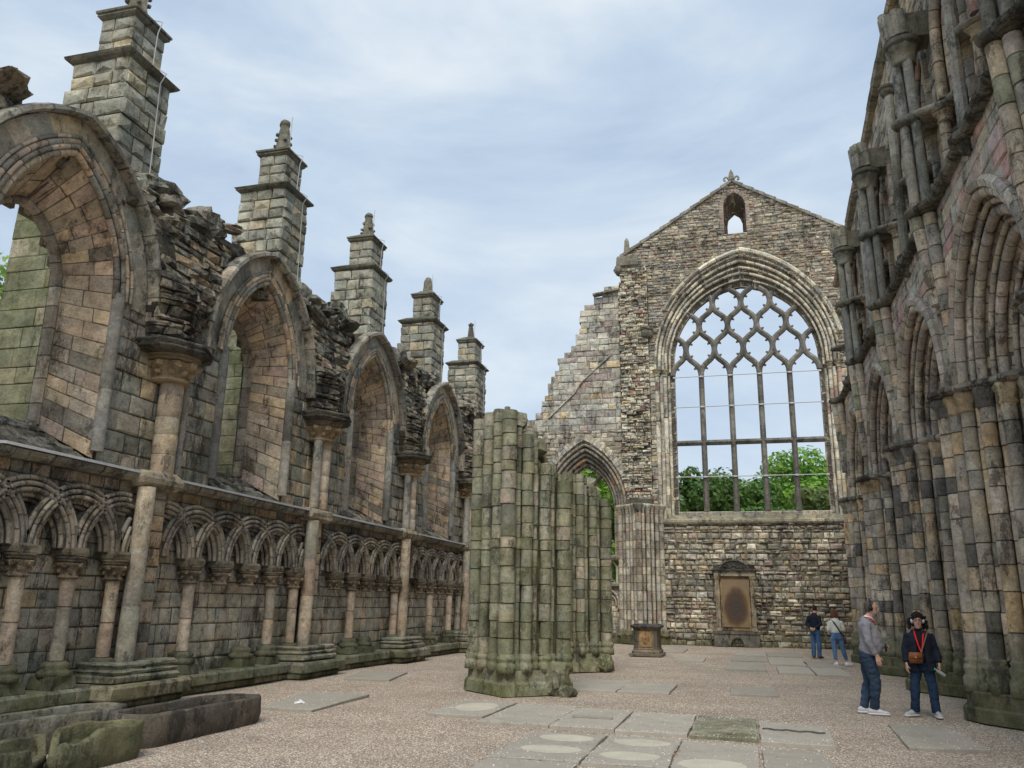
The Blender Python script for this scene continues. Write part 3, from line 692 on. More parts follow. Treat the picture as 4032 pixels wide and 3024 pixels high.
masonry(mb, lambda u, v, w: PE(u, v, w + .03 * noise.noise(Vector((u, v, 0)))), (-.05, 5.34), lambda v: [(-3.8, 7.2)], (.12, .3), (.18, .55), EASTLO, rg, proud=.1, rough=.035, joint=.03, core=1.0, bev=.05, mcol=(.2, .18, .14))
mb.build('lower_rubble_wall', M['eastlow'], EW)
# stringy details: drip ledge of the vanished roof, cap slab
mb = MB()
sweep(mb, [(-5.75, EY - .0, 13.6), (-7.3, EY, 12.2), (-7.6, EY, 11.7), (-8.9, EY, 10.5)], Vector((0, -1, 0)), [(-.02, -.1), (.02, -.1), (.025, .05), (-.02, .06)], .4, EASTASH[:2], rg, smooth=False, jit=.01)
sweep(mb, [(-6.62, EY - .1, 16.76), (-5.25, EY - .1, 16.95)], Vector((0, -1, 0)), [(-.05, -.3), (.05, -.3), (.05, .12), (-.03, .12)], .7, DARKR, rg, smooth=False)
mb.build('roof_scar_ledge', M['east'], EW)
# gable coping, finials
mb = MB()
for sx_, (x0, z0, x1, z1) in ((1, (-5.2, 18.72, .42, 22.28)), (-1, (5.98, 18.83, .42, 22.28))):
    n_ = 11
    for i in range(n_):
        a, b = i / n_, (i + 1) / n_ - .002; p0 = Vector((x0 + (x1 - x0) * a, 0, z0 + (z1 - z0) * a)); p1 = Vector((x0 + (x1 - x0) * b, 0, z0 + (z1 - z0) * b))
        up = Vector((-(p1 - p0).z, 0, (p1 - p0).x)).normalized()
        if up.z < 0: up = -up
        o0, o1 = up * .03, up * .085; yy = (EY - .12, EY + 1.05)
        vs = [p0 - up * .08, p1 - up * .08, p1 + o0 , p0 + o1]
        mb.add([(q.x, yy[0], q.z) for q in vs] + [(q.x, yy[1], q.z) for q in vs], [(0, 1, 2, 3), (7, 6, 5, 4), (3, 2, 6, 7), (0, 3, 7, 4), (1, 5, 6, 2), (0, 4, 5, 1)], pick(rg, [(1, (.17, .16, .135)), (1, (.2, .19, .16))]))
mb.build('gable_coping', M['pin'], EW)
mb = MB(); rings(mb, -5.35, -4.35, EY - .12, EY + .9, [(0, 18.15), (.05, 18.2), (.05, 18.6), (0, 18.72)], (.2, .19, .16), rg, .02); rock(mb, (-5.3, EY - .1, 17.95), (.4, .4, .4), (.18, .17, .15), rg)
rings(mb, 5.3, 6.3, EY - .12, EY + .9, [(0, 18.3), (.05, 18.35), (.05, 18.75), (0, 18.85)], (.2, .19, .16), rg, .02)
mb.build('kneeler_stones', M['pin'], EW)
for ox, oz in ((-4.9, 18.7), (5.87, 18.84)):
    mb = MB(); rings(mb, ox, ox, EY + .2, EY + .2, [(.2, oz), (.19, oz + .1), (.155, oz + .12), (.1, oz + .95), (.01, oz + 1.12)], (.25, .245, .215)); mb.build('obelisk_finial', M['pin'], EW)
mb = MB(); fx, fy, fz = .42, EY + .2, 22.22
rings(mb, fx, fx, fy, fy, [(.2, fz - .05), (.22, fz + .04), (.1, fz + .1)], (.22, .215, .19))
petal = [(0, .0), (.1, .06), (.075, .22), (.13, .42), (.1, .58), (0, .78)]
vs = []; 
for sy, wy in ((-1, 1), (1, 1)):
    for x, z in petal: vs.append((fx + x, fy + sy * .07, fz + z))
    for x, z in petal[1:-1][::-1]: vs.append((fx - x, fy + sy * .07, fz + z))
q_ = len(petal) * 2 - 2
mb.add(vs, [tuple(range(q_)), tuple(range(q_, 2 * q_))[::-1]] + [(i, q_ + i, q_ + (i + 1) % q_, (i + 1) % q_) for i in range(q_)], (.22, .215, .19))
for s_ in (-1, 1):
    pts = [(fx + s_ * .05, fy, fz + .1), (fx + s_ * .12, fy, fz + .25), (fx + s_ * .2, fy, fz + .38), (fx + s_ * .3, fy, fz + .4), (fx + s_ * .36, fy, fz + .31), (fx + s_ * .35, fy, fz + .22), (fx + s_ * .28, fy, fz + .2)]
    sweep(mb, pts, Vector((0, -1, 0)), circle(.052, 8), 9, [(1, (.22, .215, .19))], rg, pinch=.9)
rings(mb, fx, fx, fy, fy, [(.13, fz + .17), (.15, fz + .2), (.15, fz + .24), (.13, fz + .27)], (.2, .195, .17))
mb.build('fleur_finial', M['pin'], EW)
# ---- reveals: shared helper
def reveal(mb, po, pi_, sgn, D, pal, rng, hr=(.2, .33), wr=(.28, .55), flip=False, back=(.15, .13, .11), **kw):
    cum = [0]
    for a, b in zip(po, po[1:]): cum.append(cum[-1] + (b - a).length)
    def PP(u, v, w):
        v = max(0, min(cum[-1] - 1e-5, v)); i = 0
        while cum[i + 1] < v: i += 1
        k = (v - cum[i]) / (cum[i + 1] - cum[i]); a = po[i].lerp(po[i + 1], k); b = pi_[i].lerp(pi_[i + 1], k)
        t = po[i + 1] - po[i]; n = t.cross(b - a).normalized() * (1 if (sgn > 0) != flip else -1)
        return a.lerp(b, u / D) + n * w
    masonry(mb, PP, (0, cum[-1]), lambda v: [(0, D)], hr, wr, pal, rng, joint=.014, bev=.014, **kw)
    n = len(po); vs = []
    for a, b in zip(po, pi_): vs += [a, b]
    mb.add(vs, [(2 * i, 2 * i + 1, 2 * i + 3, 2 * i + 2) for i in range(n - 1)], back)
NY = Vector((0, -1, 0))
mb = MB()
for sgn in (-1, 1):
    po = [Vector((a, EY, b)) for a, b in arch_side(WC, 4.15, 5.35, 13.0, 5.5, sgn, 24)]
    pi_ = [Vector((a, EY + .55, b)) for a, b in arch_side(.58, 3.33, 3.73, 13.1, 5.8, sgn, 24)]
    reveal(mb, po, pi_, sgn, 1.0, EASTMID[:2] + EASTASH[:2] + [(2, (.42, .38, .29))], rg, (.22, .36), (.3, .5), True, proud=.01, rough=.01)
    pw = [Vector((a, EY + .75, b)) for a, b in arch_side(.58, 3.33, 3.73, 13.1, 5.8, sgn, 24)]
    reveal(mb, pi_, pw, sgn, .2, EASTASH, rg, (.25, .4), (.2, .21), True, proud=.005, rough=.005)
gw = mb.build('great_window', M['east'], EW)
mb = MB()
for k, (s, r, zs, y, rad) in enumerate(((4.18, 5.4, 13.0, .0, .06), (4.0, 5.1, 13.0, .08, .08), (3.84, 4.78, 13.02, .2, .065), (3.7, 4.45, 13.05, .28, .075), (3.52, 4.1, 13.08, .4, .055))):
    for sgn in (-1, 1):
        sweep(mb, [(a, EY + y, b) for a, b in arch_side(WC, s, r, zs, 12.6, sgn, 20)], NY, circle(rad, 7), .42, EASTMID[:3] + [(3, (.24, .22, .18))], rg, pinch=.92, jit=.012)
mb.build('arch_orders', M['east'], gw)
mb = MB()
for sgn in (-1, 1):
    pts = [(a, EY - .05, b) for a, b in arch_side(WC, 4.38, 5.65, 13.0, 13.0, sgn, 22)]
    sweep(mb, pts[8 if sgn < 0 else 3:], NY, [(-.1, -.1), (.11, -.1), (.13, .08), (.06, .15), (-.05, .12)], .8, [(3, (.50, .46, .35)), (2, (.22, .21, .18)), (2, (.36, .33, .27)), (2, (.62, .57, .44))], rg, smooth=False, pinch=.96)
mb.build('hood_mould', M['east'], gw)
def jsh(name, x, y, z0, z1, r, pal, seg=.5):
    m_ = MB(); sweep(m_, [(x, y, z0), (x, y, z1)], NY, circle(r, 10), seg, pal, rg, pinch=.93); return m_.build(name, M['east'], gw)
for sgn in (-1, 1):
    for k, (dx, y, r) in enumerate(((4.12, .0, .1), (3.93, .08, .085), (3.76, .2, .1), (3.58, .32, .07))):
        x = WC + sgn * dx; cream = [(1, (.62, .56, .44))]
        if k in (0, 2): jsh('window_shaft', x, EY + y, 5.5, 8.6, r, EASTMID[:4]); jsh('window_shaft', x, EY + y, 8.6, 10.1 + .1 * k, r * 1.1, cream, .6); jsh('window_shaft', x, EY + y, 10.15 + .1 * k, 12.4, r, EASTMID)
        else: jsh('window_shaft', x, EY + y, 5.5, 12.4, r, EASTMID)
    for k, (dx, y) in enumerate(((4.12, .0), (3.76, .18))): capital('shaft_capital', gw, (WC + sgn * dx, EY + y, 12.35), .11, .32, rg, M['east'], (.38, .34, .26), lobes=4, seg=14)
for x, z in ((-3.95, 14.5), (5.05, 15.0)):
    mb = MB(); rock(mb, (x, EY - .2, z), (.4, .5, .4), (.2, .19, .16), rg); rock(mb, (x, EY - .2, z + .28), (.5, .55, .2), (.25, .23, .19), rg); mb.build('carved_corbel', M['east'], EW)
# tracery
TY = EY + .4; KS = TY / 39.0
def tz(z): return 1.65 + (z - 1.65) * KS
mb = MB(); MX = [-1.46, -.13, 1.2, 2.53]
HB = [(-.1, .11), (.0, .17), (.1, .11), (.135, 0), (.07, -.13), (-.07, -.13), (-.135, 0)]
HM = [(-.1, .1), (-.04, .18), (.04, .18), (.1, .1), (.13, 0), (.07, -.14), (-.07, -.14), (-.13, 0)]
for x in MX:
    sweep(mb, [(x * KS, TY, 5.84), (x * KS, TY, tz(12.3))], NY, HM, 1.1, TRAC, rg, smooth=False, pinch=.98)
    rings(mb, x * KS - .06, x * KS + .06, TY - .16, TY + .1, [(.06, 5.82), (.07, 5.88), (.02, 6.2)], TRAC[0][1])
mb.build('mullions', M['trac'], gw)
mb = MB(); zt_ = tz(9.02)
sweep(mb, [(WC - 3.3, TY, zt_), (WC + 3.3, TY, zt_)], NY, [(-.11, .1), (0, .17), (.11, .1), (.11, -.12), (-.11, -.12)], 1.35, TRAC, rg, smooth=False, pinch=.98)
mb.build('transom', M['trac'], gw)
def inside(x, z): return abs(x - WC) < arch_half(z, 3.4, 3.8, 13.1)
mb = MB(); cusps = MB()
rowz = [12.3, 13.56, 14.72, 15.84, 16.95]
def scurve(x0, z0, x1, z1, n=14):
    out_ = []
    for i in range(n + 1):
        t = i / n
        # fuller, rounder shoulders than a plain s-curve
        xx = x0 + (x1 - x0) * (.5 - .5 * math.cos(PI * t)) ; zz = z0 + (z1 - z0) * (t + .048 * math.sin(2 * PI * t))
        out_.append((xx, zz))
    return out_
for r_ in range(4):
    z0, z1 = rowz[r_], rowz[r_ + 1]
    nodes = [-.13 + 1.33 * k + (.665 if r_ % 2 else 0) for k in range(-4, 6)]
    for x0 in nodes:
        for sg in (-1, 1):
            pts = scurve(x0, z0, x0 + sg * .665, z1)
            pts = [(x * KS, TY, tz(z)) for x, z in pts if inside(x * KS, tz(z))]
            if len(pts) > 2:
                sweep(mb, pts, NY, HB, .5, TRAC, rg, smooth=False, pinch=.97)
                # cusps on either side of the bar
                for t_, sd in ((.30, -1), (.30, 1), (.72, -1), (.72, 1)):
                    i = int(t_ * 14); full = scurve(x0, z0, x0 + sg * .665, z1)
                    a, b = full[i - 1], full[i + 1]; c0 = full[i]
                    if not inside(c0[0] * KS, tz(c0[1])): continue
                    if (sd > 0) == (t_ > .5): continue
                    tx, tzz = b[0] - a[0], b[1] - a[1]; ln = math.hypot(tx, tzz); nx, nz_ = tzz / ln * sg * sd, -tx / ln * sg * sd
                    bx, bz = c0[0] * KS + nx * .1, tz(c0[1]) + nz_ * .1
                    tx /= ln; tzz /= ln
                    vs = [(bx - tx * .07, TY - .05, bz - tzz * .07), (bx + tx * .07, TY - .05, bz + tzz * .07), (bx + tx * .07, TY + .05, bz + tzz * .07), (bx - tx * .07, TY + .05, bz - tzz * .07),
                          (bx + nx * .14 - tx * .03, TY - .03, bz + nz_ * .14 - tzz * .03), (bx + nx * .14 + tx * .03, TY - .03, bz + nz_ * .14 + tzz * .03), (bx + nx * .14 + tx * .03, TY + .03, bz + nz_ * .14 + tzz * .03), (bx + nx * .14 - tx * .03, TY + .03, bz + nz_ * .14 - tzz * .03)]
                    cusps.add(vs, [(0, 1, 5, 4), (1, 2, 6, 5), (2, 3, 7, 6), (3, 0, 4, 7), (4, 5, 6, 7)], TRAC[0][1])
# side half-lights: heads spring from the jambs
for sg in (-1, 1):
    x0 = MX[0] - 1.33 if sg < 0 else MX[3] + 1.33
    for i_, (za, zb) in enumerate(((12.3, 13.56),)):
        pts = [(x * KS, TY, tz(z)) for x, z in scurve(x0, za, x0 - sg * .665, zb) if inside(x * KS, tz(z))]
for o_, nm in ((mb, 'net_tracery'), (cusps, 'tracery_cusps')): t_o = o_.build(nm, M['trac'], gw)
mb = MB()
for z in (12.17, 10.7, 7.4):
    z = tz(z); sweep(mb, [(WC - 3.35, TY - .22, z), (WC + 3.35, TY - .22, z)], NY, circle(.022, 6), 20, [(1, (.5, .5, .48))], rg)
    for x in [WC - 3.3] + [q * KS for q in MX] + [WC + 3.3]: rings(mb, x - .07, x + .07, TY - .24, TY - .15, [(0, z - .035), (0, z + .035)], (.4, .4, .39))
mb.build('tie_rods', M['metal'], gw)
mb = MB()
rings(mb, -3.42, 4.66, EY - .02, EY + .6, [(-.02, 5.26), (.1, 5.28), (.13, 5.36), (.12, 5.44), (0, 5.52), (-.25, 5.72)], (.27, .26, .2), rg, .01)
sweep(mb, [(-3.4, EY - .06, 5.42), (4.64, EY - .06, 5.42)], Vector((0, 0, 1)), [(-.12, -.08), (.08, -.08), (.1, .03), (-.12, .1)], .9, [(2, (.30, .28, .22)), (1, (.4, .36, .28))], rg, smooth=False, pinch=.97)
sweep(mb, [(-2.75, EY + .33, 5.8), (3.9, EY + .33, 5.8)], Vector((0, 0, 1)), [(-.3, -.15), (.15, -.15), (.17, .02), (.1, .06), (-.3, .06)], .9, [(2, (.27, .255, .21)), (1, (.36, .33, .27))], rg, smooth=False, pinch=.98)
mb.build('window_sill', M['east'], gw)
# gable lancet
mb = MB()
for sgn in (-1, 1):
    po = [Vector((a, EY - .02, b)) for a, b in arch_side(.48, .54, .84, 20.85, 19.5, sgn, 10)]
    pi_ = [Vector((a, EY + .8, b)) for a, b in arch_side(.49, .39, .62, 20.35, 19.6, sgn, 10)]
    reveal(mb, po, pi_, sgn, .8, [(3, (.26, .16, .13)), (3, (.24, .2, .16)), (1, (.4, .35, .24))], rg, (.12, .2), (.3, .5), True, proud=.02, rough=.015)
    sweep(mb, [(a, EY - .02, b) for a, b in arch_side(.48, .63, .93, 20.85, 19.6, sgn, 10)], NY, [(-.1, -.06), (.1, -.06), (.1, .05), (-.1, .05)], .15, [(3, (.27, .19, .16)), (3, (.25, .21, .17))], rg, smooth=False, pinch=.95)
    pw = [p + Vector((0, .25, 0)) for p in pi_]; reveal(mb, pi_, pw, sgn, .25, GREY, rg, (.3, .4), (.25, .26), True)
    # wall behind the splay so that only the small light is open
n_ = 30
mb.build('gable_lancet', M['east'], EW)
mb = MB()
masonry(mb, lambda u, v, w: (u, EY + .82 - w, v), (19.3, 22.0), lambda v: cut(max(-.45, lx(v) + .2), min(1.4, rx(v) - .2), [(.49, arch_half(v, .39, .62, 20.35) if v > 19.6 else 0)]), (.12, .2), (.2, .4), EASTUP, rg, core=.2)
mb.build('lancet_back', M['east'], EW)
# ---- aisle end: blocked lower part, balustrade, arch with fragment of tracery
mb = MB()
for sgn in (-1, 1):
    po = [Vector((a, EY - .02, b)) for a, b in arch_side(AC, 2.05, 3.5, 6.1, 3.7, sgn, 18)]
    pi_ = [Vector((a, EY + .9, b)) for a, b in arch_side(AC, 1.3, 2.3, 6.05, 3.7, sgn, 18)]
    reveal(mb, po, pi_, sgn, 1.15, EASTMID[:2] + [(4, (.28, .25, .2))], rg, (.2, .3), (.25, .4), True, proud=.01, rough=.01)
aw = mb.build('aisle_window', M['east'], EW)
mb = MB()
for s, r, y, rad in ((1.95, 3.35, .08, .08), (1.8, 3.1, .2, .09), (1.66, 2.9, .36, .08), (1.52, 2.65, .54, .09), (1.38, 2.42, .72, .07)):
    for sgn in (-1, 1): sweep(mb, [(a, EY + y, b) for a, b in arch_side(AC, s, r, 6.1, 3.8, sgn, 16)], NY, circle(rad, 7), .36, [(4, (.24, .215, .18)), (2, (.33, .29, .22)), (1, (.42, .28, .15))], rg, pinch=.9)
for sgn in (-1, 1):
    sweep(mb, [(a, EY - .01, b) for a, b in arch_side(AC, 2.22, 3.7, 6.1, 6.1, sgn, 16)], NY, [(-.16, -.1), (.16, -.1), (.15, .05), (-.15, .05)], .22, EASTMID[:3] + EASTASH[:2], rg, smooth=False, pinch=.95, jit=.012)
mb.build('arch_orders', M['east'], aw)
mb = MB()
sweep(mb, [(AC, EY + .85, 3.8), (AC, EY + .85, 6.6)], NY, HM, .9, TRAC, rg, smooth=False)
for sg in (-1, 1):
    sweep(mb, [(AC + sg * x, EY + .85, z) for x, z in ((.0, 6.5), (.05, 6.75), (.2, 7.1), (.42, 7.45), (.66, 7.72))], NY, HM, .5, TRAC, rg, smooth=False)
mb.build('forked_mullion', M['trac'], aw)
mb = MB()
rings(mb, -9.2, -5.4, EY - .1, EY + .9, [(0, 3.62), (.06, 3.66), (.08, 3.74), (.05, 3.84), (0, 3.88)], (.24, .22, .18), rg, .01)
rings(mb, -9.2, -5.4, EY - .06, EY + .9, [(0, 2.46), (.05, 2.5), (.05, 2.6), (0, 2.64)], (.33, .30, .24), rg, .01)
mb.build('parapet_rails', M['east'], aw)
mb = MB()
for k in range(7):
    x = -5.62 - k * .44
    sweep(mb, [(x, EY + .15, 2.62), (x, EY + .15, 3.35)], NY, circle(.075, 8), .9, EASTASH, rg)
    for sg in (-1, 1): sweep(mb, [(x, EY + .15, 3.28), (x + sg * .08, EY + .15, 3.45), (x + sg * .22, EY + .15, 3.62)], NY, circle(.05, 6), .9, EASTASH, rg)
mb.build('balusters', M['east'], aw)
mb = MB()
masonry(mb, lambda u, v, w: PE(u, v, w - .12), (-.05, 2.5), lambda v: [(-10, -3.9)], (.22, .32), (.28, .55), EASTMID + EASTLO[:2], rg, core=.9)
for k in range(4):
    cx_ = -5.95 - k * .95
    for sgn in (-1, 1):
        sweep(mb, [(a, EY, b) for a, b in arch_side(cx_, .38, .6, 1.75, 1.6, sgn, 8)], NY, circle(.055, 6), .3, EASTASH, rg)
        sweep(mb, [(a, EY + .04, b) for a, b in arch_side(cx_, .26, .35, 1.75, 1.6, sgn, 6)], NY, circle(.04, 6), .3, EASTASH, rg)
    rock(mb, (cx_ + .45, EY, 1.55), (.2, .2, .16), (.4, .38, .33), rg)
rings(mb, -10, -3.9, EY - .2, EY, [(0, 0), (.02, .3), (-.05, .42)], (.2, .19, .14), rg, .01)
mb.build('lower_aisle_end', M['east'], EW)
# ================================================================ clustered respond between aisle and nave
def vplan(cx, cy, half, nside, dirs):
    """shaft centres along the sides of a diamond"""
    out_ = []
    for (ax, ay), (bx, by) in dirs:
        for i in range(nside + 1):
            t = i / nside; out_.append((cx + half * (ax + (bx - ax) * t), cy + half * (ay + (by - ay) * t), .125 if i in (0, nside) else (.10 if i % 2 == 0 else .078)))
    return out_
RS = MB()
sh = vplan(-4.47, 38.9, .93, 5, [((-1, 0), (0, -1)), ((0, -1), (1, 0))])
js = [0]
while js[-1] < 5.15: js.append(js[-1] + rg.uniform(.34, .46))
js = [min(j, 5.25) for j in js]
rs = MB(); rings(rs, -5.1, -3.85, 38.5, 39.0, [(0, 0), (0, 6.4)], (.13, .12, .1))
rr = rs.build('respond', M['east'], EW)
for x, y, r in sh:
    mb = MB(); sweep(mb, [(x, y, .58), (x, y, 5.83)], NY, circle(r, 10), 1, EASTMID[:2] + [(4, (.28, .24, .19)), (2, (.36, .28, .2))], rg, pinch=.9, segs=js); mb.build('respond_shaft', M['east'], rr)
mb = MB()
for x, y, r in sh: lathe(mb, (x, y, 5.8), [(r, 0), (r * 1.1, .04), (r * 1.15, .1), (r * 1.9, .24), (r * 2.1, .3), (r * 1.7, .34)], 10, pick(rg, EASTMID[:2]))
masonry(mb, lambda u, v, w: (u, 38.62 - w, v), (6.1, 6.7), lambda v: [(-4.95, -3.95)], (.14, .2), (.15, .3), EASTMID, rg, proud=.12, core=.5)
mb.build('respond_capital', M['east'], rr)
mb = MB()
for x, y, r in sh: lathe(mb, (x, y, .3), [(r * 2.1, 0), (r * 2.1, .12), (r * 1.6, .18), (r * 1.8, .24), (r * 1.2, .3)], 10, (.24, .23, .17))
poly = [(-5.75, 39), (-4.47, 37.7), (-3.2, 39)]
mb.add([(x, y, 0) for x, y in poly] + [(x, y, .32) for x, y in poly], [(0, 1, 4, 3), (1, 2, 5, 4), (3, 4, 5)], (.2, .19, .14))
mb.build('respond_base', M['eastlow'], rr)

# ================================================================ RIGHT: blocked nave arcade with triforium
rg = random.Random(33)
RW = root('nave_arcade_wall', (4, 22, 0), 'towering ruined nave wall on the right with clustered shafts and deeply moulded blocked arches', 'wall')
RP = [5.3, 10.35, 15.4, 20.5, 25.4, 30.4]; XR = 3.72
PRt = lambda u, v, w: (XR - w, u, v)
NXm = Vector((-1, 0, 0))
RC = [(a + b) / 2 for a, b in zip(RP, RP[1:])]; RH = [(b - a) / 2 for a, b in zip(RP, RP[1:])]
def topz(u): return 14.95 - .12 * max(0, u - 17)
mb = MB()
masonry(mb, PRt, (5.1, 8.75), lambda v: cut(5.3, 31.1, [(c, arch_half(v, 2.1, 2.5, 5.35)) for c in RC]), (.26, .36), (.35, .65), RPINK, rg, proud=.015, core=.9)
mb.build('spandrel_masonry', M['rarch'], RW)
mb = MB()
masonry(mb, lambda u, v, w: (4.9 - w, u, v), (-.05, 8.6), lambda v: [(5.3, 31.1)], (.28, .4), (.4, .7), RIGHT, rg, core=.5)
mb.build('blocking_wall', M['right'], RW)
mb = MB()
masonry(mb, lambda u, v, w: (4.75 - w, u, v), (8.6, 14.0), lambda v: [(5.3, 31.1)] if v < 13.2 else [(5.3, 29.5)], (.25, .36), (.3, .6), RIGHT, rg, core=.5)
mb.build('triforium_back_wall', M['right'], RW)
# side openings of the triforium in the front plane
TC = []
for p, q in zip(RP, RP[1:]): h = (q - p) / 4; TC += [(p + h + .07, h - .33), (q - h - .07, h - .33)]
XT = 4.0
mb = MB()
def tspan(v):
    return [(a, b) for a, b in cut(5.3, 31.1, [(c, arch_half(v, h, h * 1.55, 11.9)) for c, h in TC])]
v = 8.8
masonry(mb, lambda u, v, w: (XT - w, u, v), (8.8, 13.4), tspan, (.25, .34), (.28, .5), RIGHT, rg, core=.5)
for a in range(51):
    u0 = 5.3 + a * .5; t = topz(u0 + .25)
    masonry(mb, lambda u, v, w: (XT - w, u, v), (13.4, t), lambda v: [(u0, u0 + .5)], (.25, .34), (.5, .5), RIGHT, rg, core=.5)
mb.build('triforium_masonry', M['right'], RW)
mb = MB()
sweep(mb, [(XT - .05, 5.3, 14.98), (XT - .05, 17, 14.98), (XT - .05, 31.1, topz(31.1) + .05)], Vector((0, 0, 1)), [(.5, -.08), (-.12, -.08), (-.18, .0), (-.15, .08), (.5, .1)], .8, DARKR[1:3] + GREY, rg, smooth=False, pinch=.96, jit=.015)
mb.build('wall_coping', M['right'], RW)
# triforium jambs: rolls and drums
for ti, (c, h) in enumerate(TC):
    mb = MB()
    for sgn in (-1, 1):
        for k, (ds, dx, rad) in enumerate(((.0, .0, .1), (-.12, .16, .06), (-.2, .3, .09), (-.3, .45, .06))):
            s = h + ds
            pal = [(3, (.36, .29, .2)), (2, (.30, .26, .21)), (1, (.28, .16, .13)), (2, (.2, .19, .165))]
            sweep(mb, [(XT + dx, a, b) for a, b in arch_side(c, s, s * 1.55, 11.9, 10.75, sgn, 10)], NXm, circle(rad, 7), .38, pal, rg, pinch=.92, jit=.008)
            if k != 1: sweep(mb, [(XT + dx - .02, c + sgn * s, 8.85), (XT + dx - .02, c + sgn * s, 10.3)], NXm, circle(rad * 1.05, 8), .36, pal, rg, pinch=.9)
    to = mb.build('triforium_arch', M['rarch'], RW)
    if RP[1] - 1 < c < 31:
        for sgn in (-1, 1): capital('triforium_capital', to, (XT + .0, c + sgn * (h - .03), 10.28), .12, .26, rg, M['rarch'], (.32, .27, .2), lobes=4, seg=12, crock=False)
mb = MB()   # middle string running round the shafts
for i, (p, q) in enumerate(zip(RP, RP[1:])):
    pts = []
    m_ = (p + q) / 2
    for t in range(41):
        u = p + (q - p) * t / 40; d0 = min(abs(u - p), abs(u - q)); d1 = abs(u - m_)
        x = XT + .1; x -= .55 * max(0, 1 - (d0 / .45) ** 3) if d0 < .5 else 0; x -= .32 * max(0, 1 - (d1 / .28) ** 2) if d1 < .28 else 0
        x += .28 * max(0, 1 - (abs(d0 - 1.3) / .6) ** 2) if abs(d0 - 1.3) < .6 else 0
        pts.append((x, u, 10.62))
    sweep(mb, pts, Vector((0, 0, 1)), [(.3, -.05), (-.1, -.07), (-.15, -.02), (-.13, .04), (-.02, .09), (.3, .1)], .6, [(2, (.14, .14, .12)), (1, (.2, .19, .16))], rg, smooth=True, pinch=.96)
mb.build('middle_string', M['rdark'], RW)
mb = MB()   # main string above the arcade
for i, (p, q) in enumerate(zip(RP, RP[1:])):
    pts = []
    for t in range(41):
        u = p + (q - p) * t / 40; d0 = min(abs(u - p), abs(u - q)); d1 = abs(u - (p + q) / 2)
        x = XR - .08; x -= .2 * max(0, 1 - (d0 / .45) ** 3) if d0 < .45 else 0; x -= .1 * max(0, 1 - (d1 / .22) ** 2) if d1 < .3 else 0
        pts.append((x, u, 8.74 + rg.uniform(-.01, .01)))
    sweep(mb, pts, Vector((0, 0, 1)), [(.3, -.07), (-.05, -.08), (-.11, -.04), (-.13, .02), (-.08, .06), (.1, .09), (.3, .1)], .7, [(3, (.14, .135, .11)), (1, (.19, .18, .15)), (1, (.1, .1, .085))], rg, smooth=False, pinch=.95, jit=.015)
mb.build('arcade_string', M['rubble'], RW)
# mid-bay octagonal shafts
for p, q in zip(RP, RP[1:]):
    u = (p + q) / 2; mb = MB(); x = 3.68
    sweep(mb, [(x, u, 8.98), (x + .02, u, 12.85)], NXm, circle(.095, 8), 2.0, [(1, (.19, .20, .185)), (1, (.23, .235, .21)), (1, (.16, .165, .15))], rg, smooth=False, pinch=.98)
    o8 = mb.build('octagonal_shaft', M['rdark'], RW)
    mb = MB(); lathe(mb, (x, u, 12.8), [(.1, 0), (.15, .05), (.17, .1), (.16, .14), (.2, .18), (.2, .23), (.12, .26)], 8, (.16, .155, .135), smooth=False); mb.build('capital', M['rdark'], o8)
    mb = MB(); lathe(mb, (x, u, 8.35), [(.03, .1), (.08, .13), (.11, .2), (.14, .3), (.17, .36), (.2, .42), (.2, .46), (.16, .52), (.17, .58), (.1, .64)], 12, (.17, .165, .14), lambda a, z, r: r * (1 + .07 * math.cos(6 * a))); mb.build('corbel', M['rubble'], o8)
# bays: arch orders over clustered jambs
OPAL = RARCH
for bi, (c, hb) in enumerate(zip(RC, RH)):
    p, q = RP[bi], RP[bi + 1]
    ords = [(2.02, 0.0, .085), (1.87, .12, .045), (1.73, .22, .085), (1.58, .36, .045), (1.44, .46, .085), (1.28, .62, .045), (1.14, .72, .085), (.98, .87, .045)]
    mb = MB()
    for sgn in (-1, 1):
        po = [Vector((XR + .02, a, b)) for a, b in arch_side(c, 2.1, 2.5, 5.35, 5.1, sgn, 16)]
        pi_ = [Vector((XR + 1.02, a, b)) for a, b in arch_side(c, .86, 1.26, 5.35, 5.1, sgn, 16)]
        reveal(mb, po, pi_, sgn, 1.5, OPAL, rg, (.26, .38), (.2, .3), True, proud=.01, rough=.008)
    arch = mb.build('blocked_arch', M['rarch'], RW)
    for s, dx, rad in ords:
        mb = MB()
        for sgn in (-1, 1): sweep(mb, [(XR + dx, a, b) for a, b in arch_side(c, s, s + .4, 5.35, 5.3, sgn, 16)], NXm, circle(rad, 8), .33, OPAL, rg, pinch=.92)
        mb.build('arch_order', M['rarch'], arch)
    mb = MB()
    for sgn in (-1, 1): sweep(mb, [(XR - .06, a, b) for a, b in arch_side(c, 2.15, 2.55, 5.35, 5.3, sgn, 16)], NXm, [(-.07, -.1), (.08, -.1), (.1, .03), (.03, .09), (-.07, .06)], .4, RARCH + DARKR[1:2], rg, smooth=False, pinch=.94)
    mb.build('hood_mould', M['rarch'], arch)
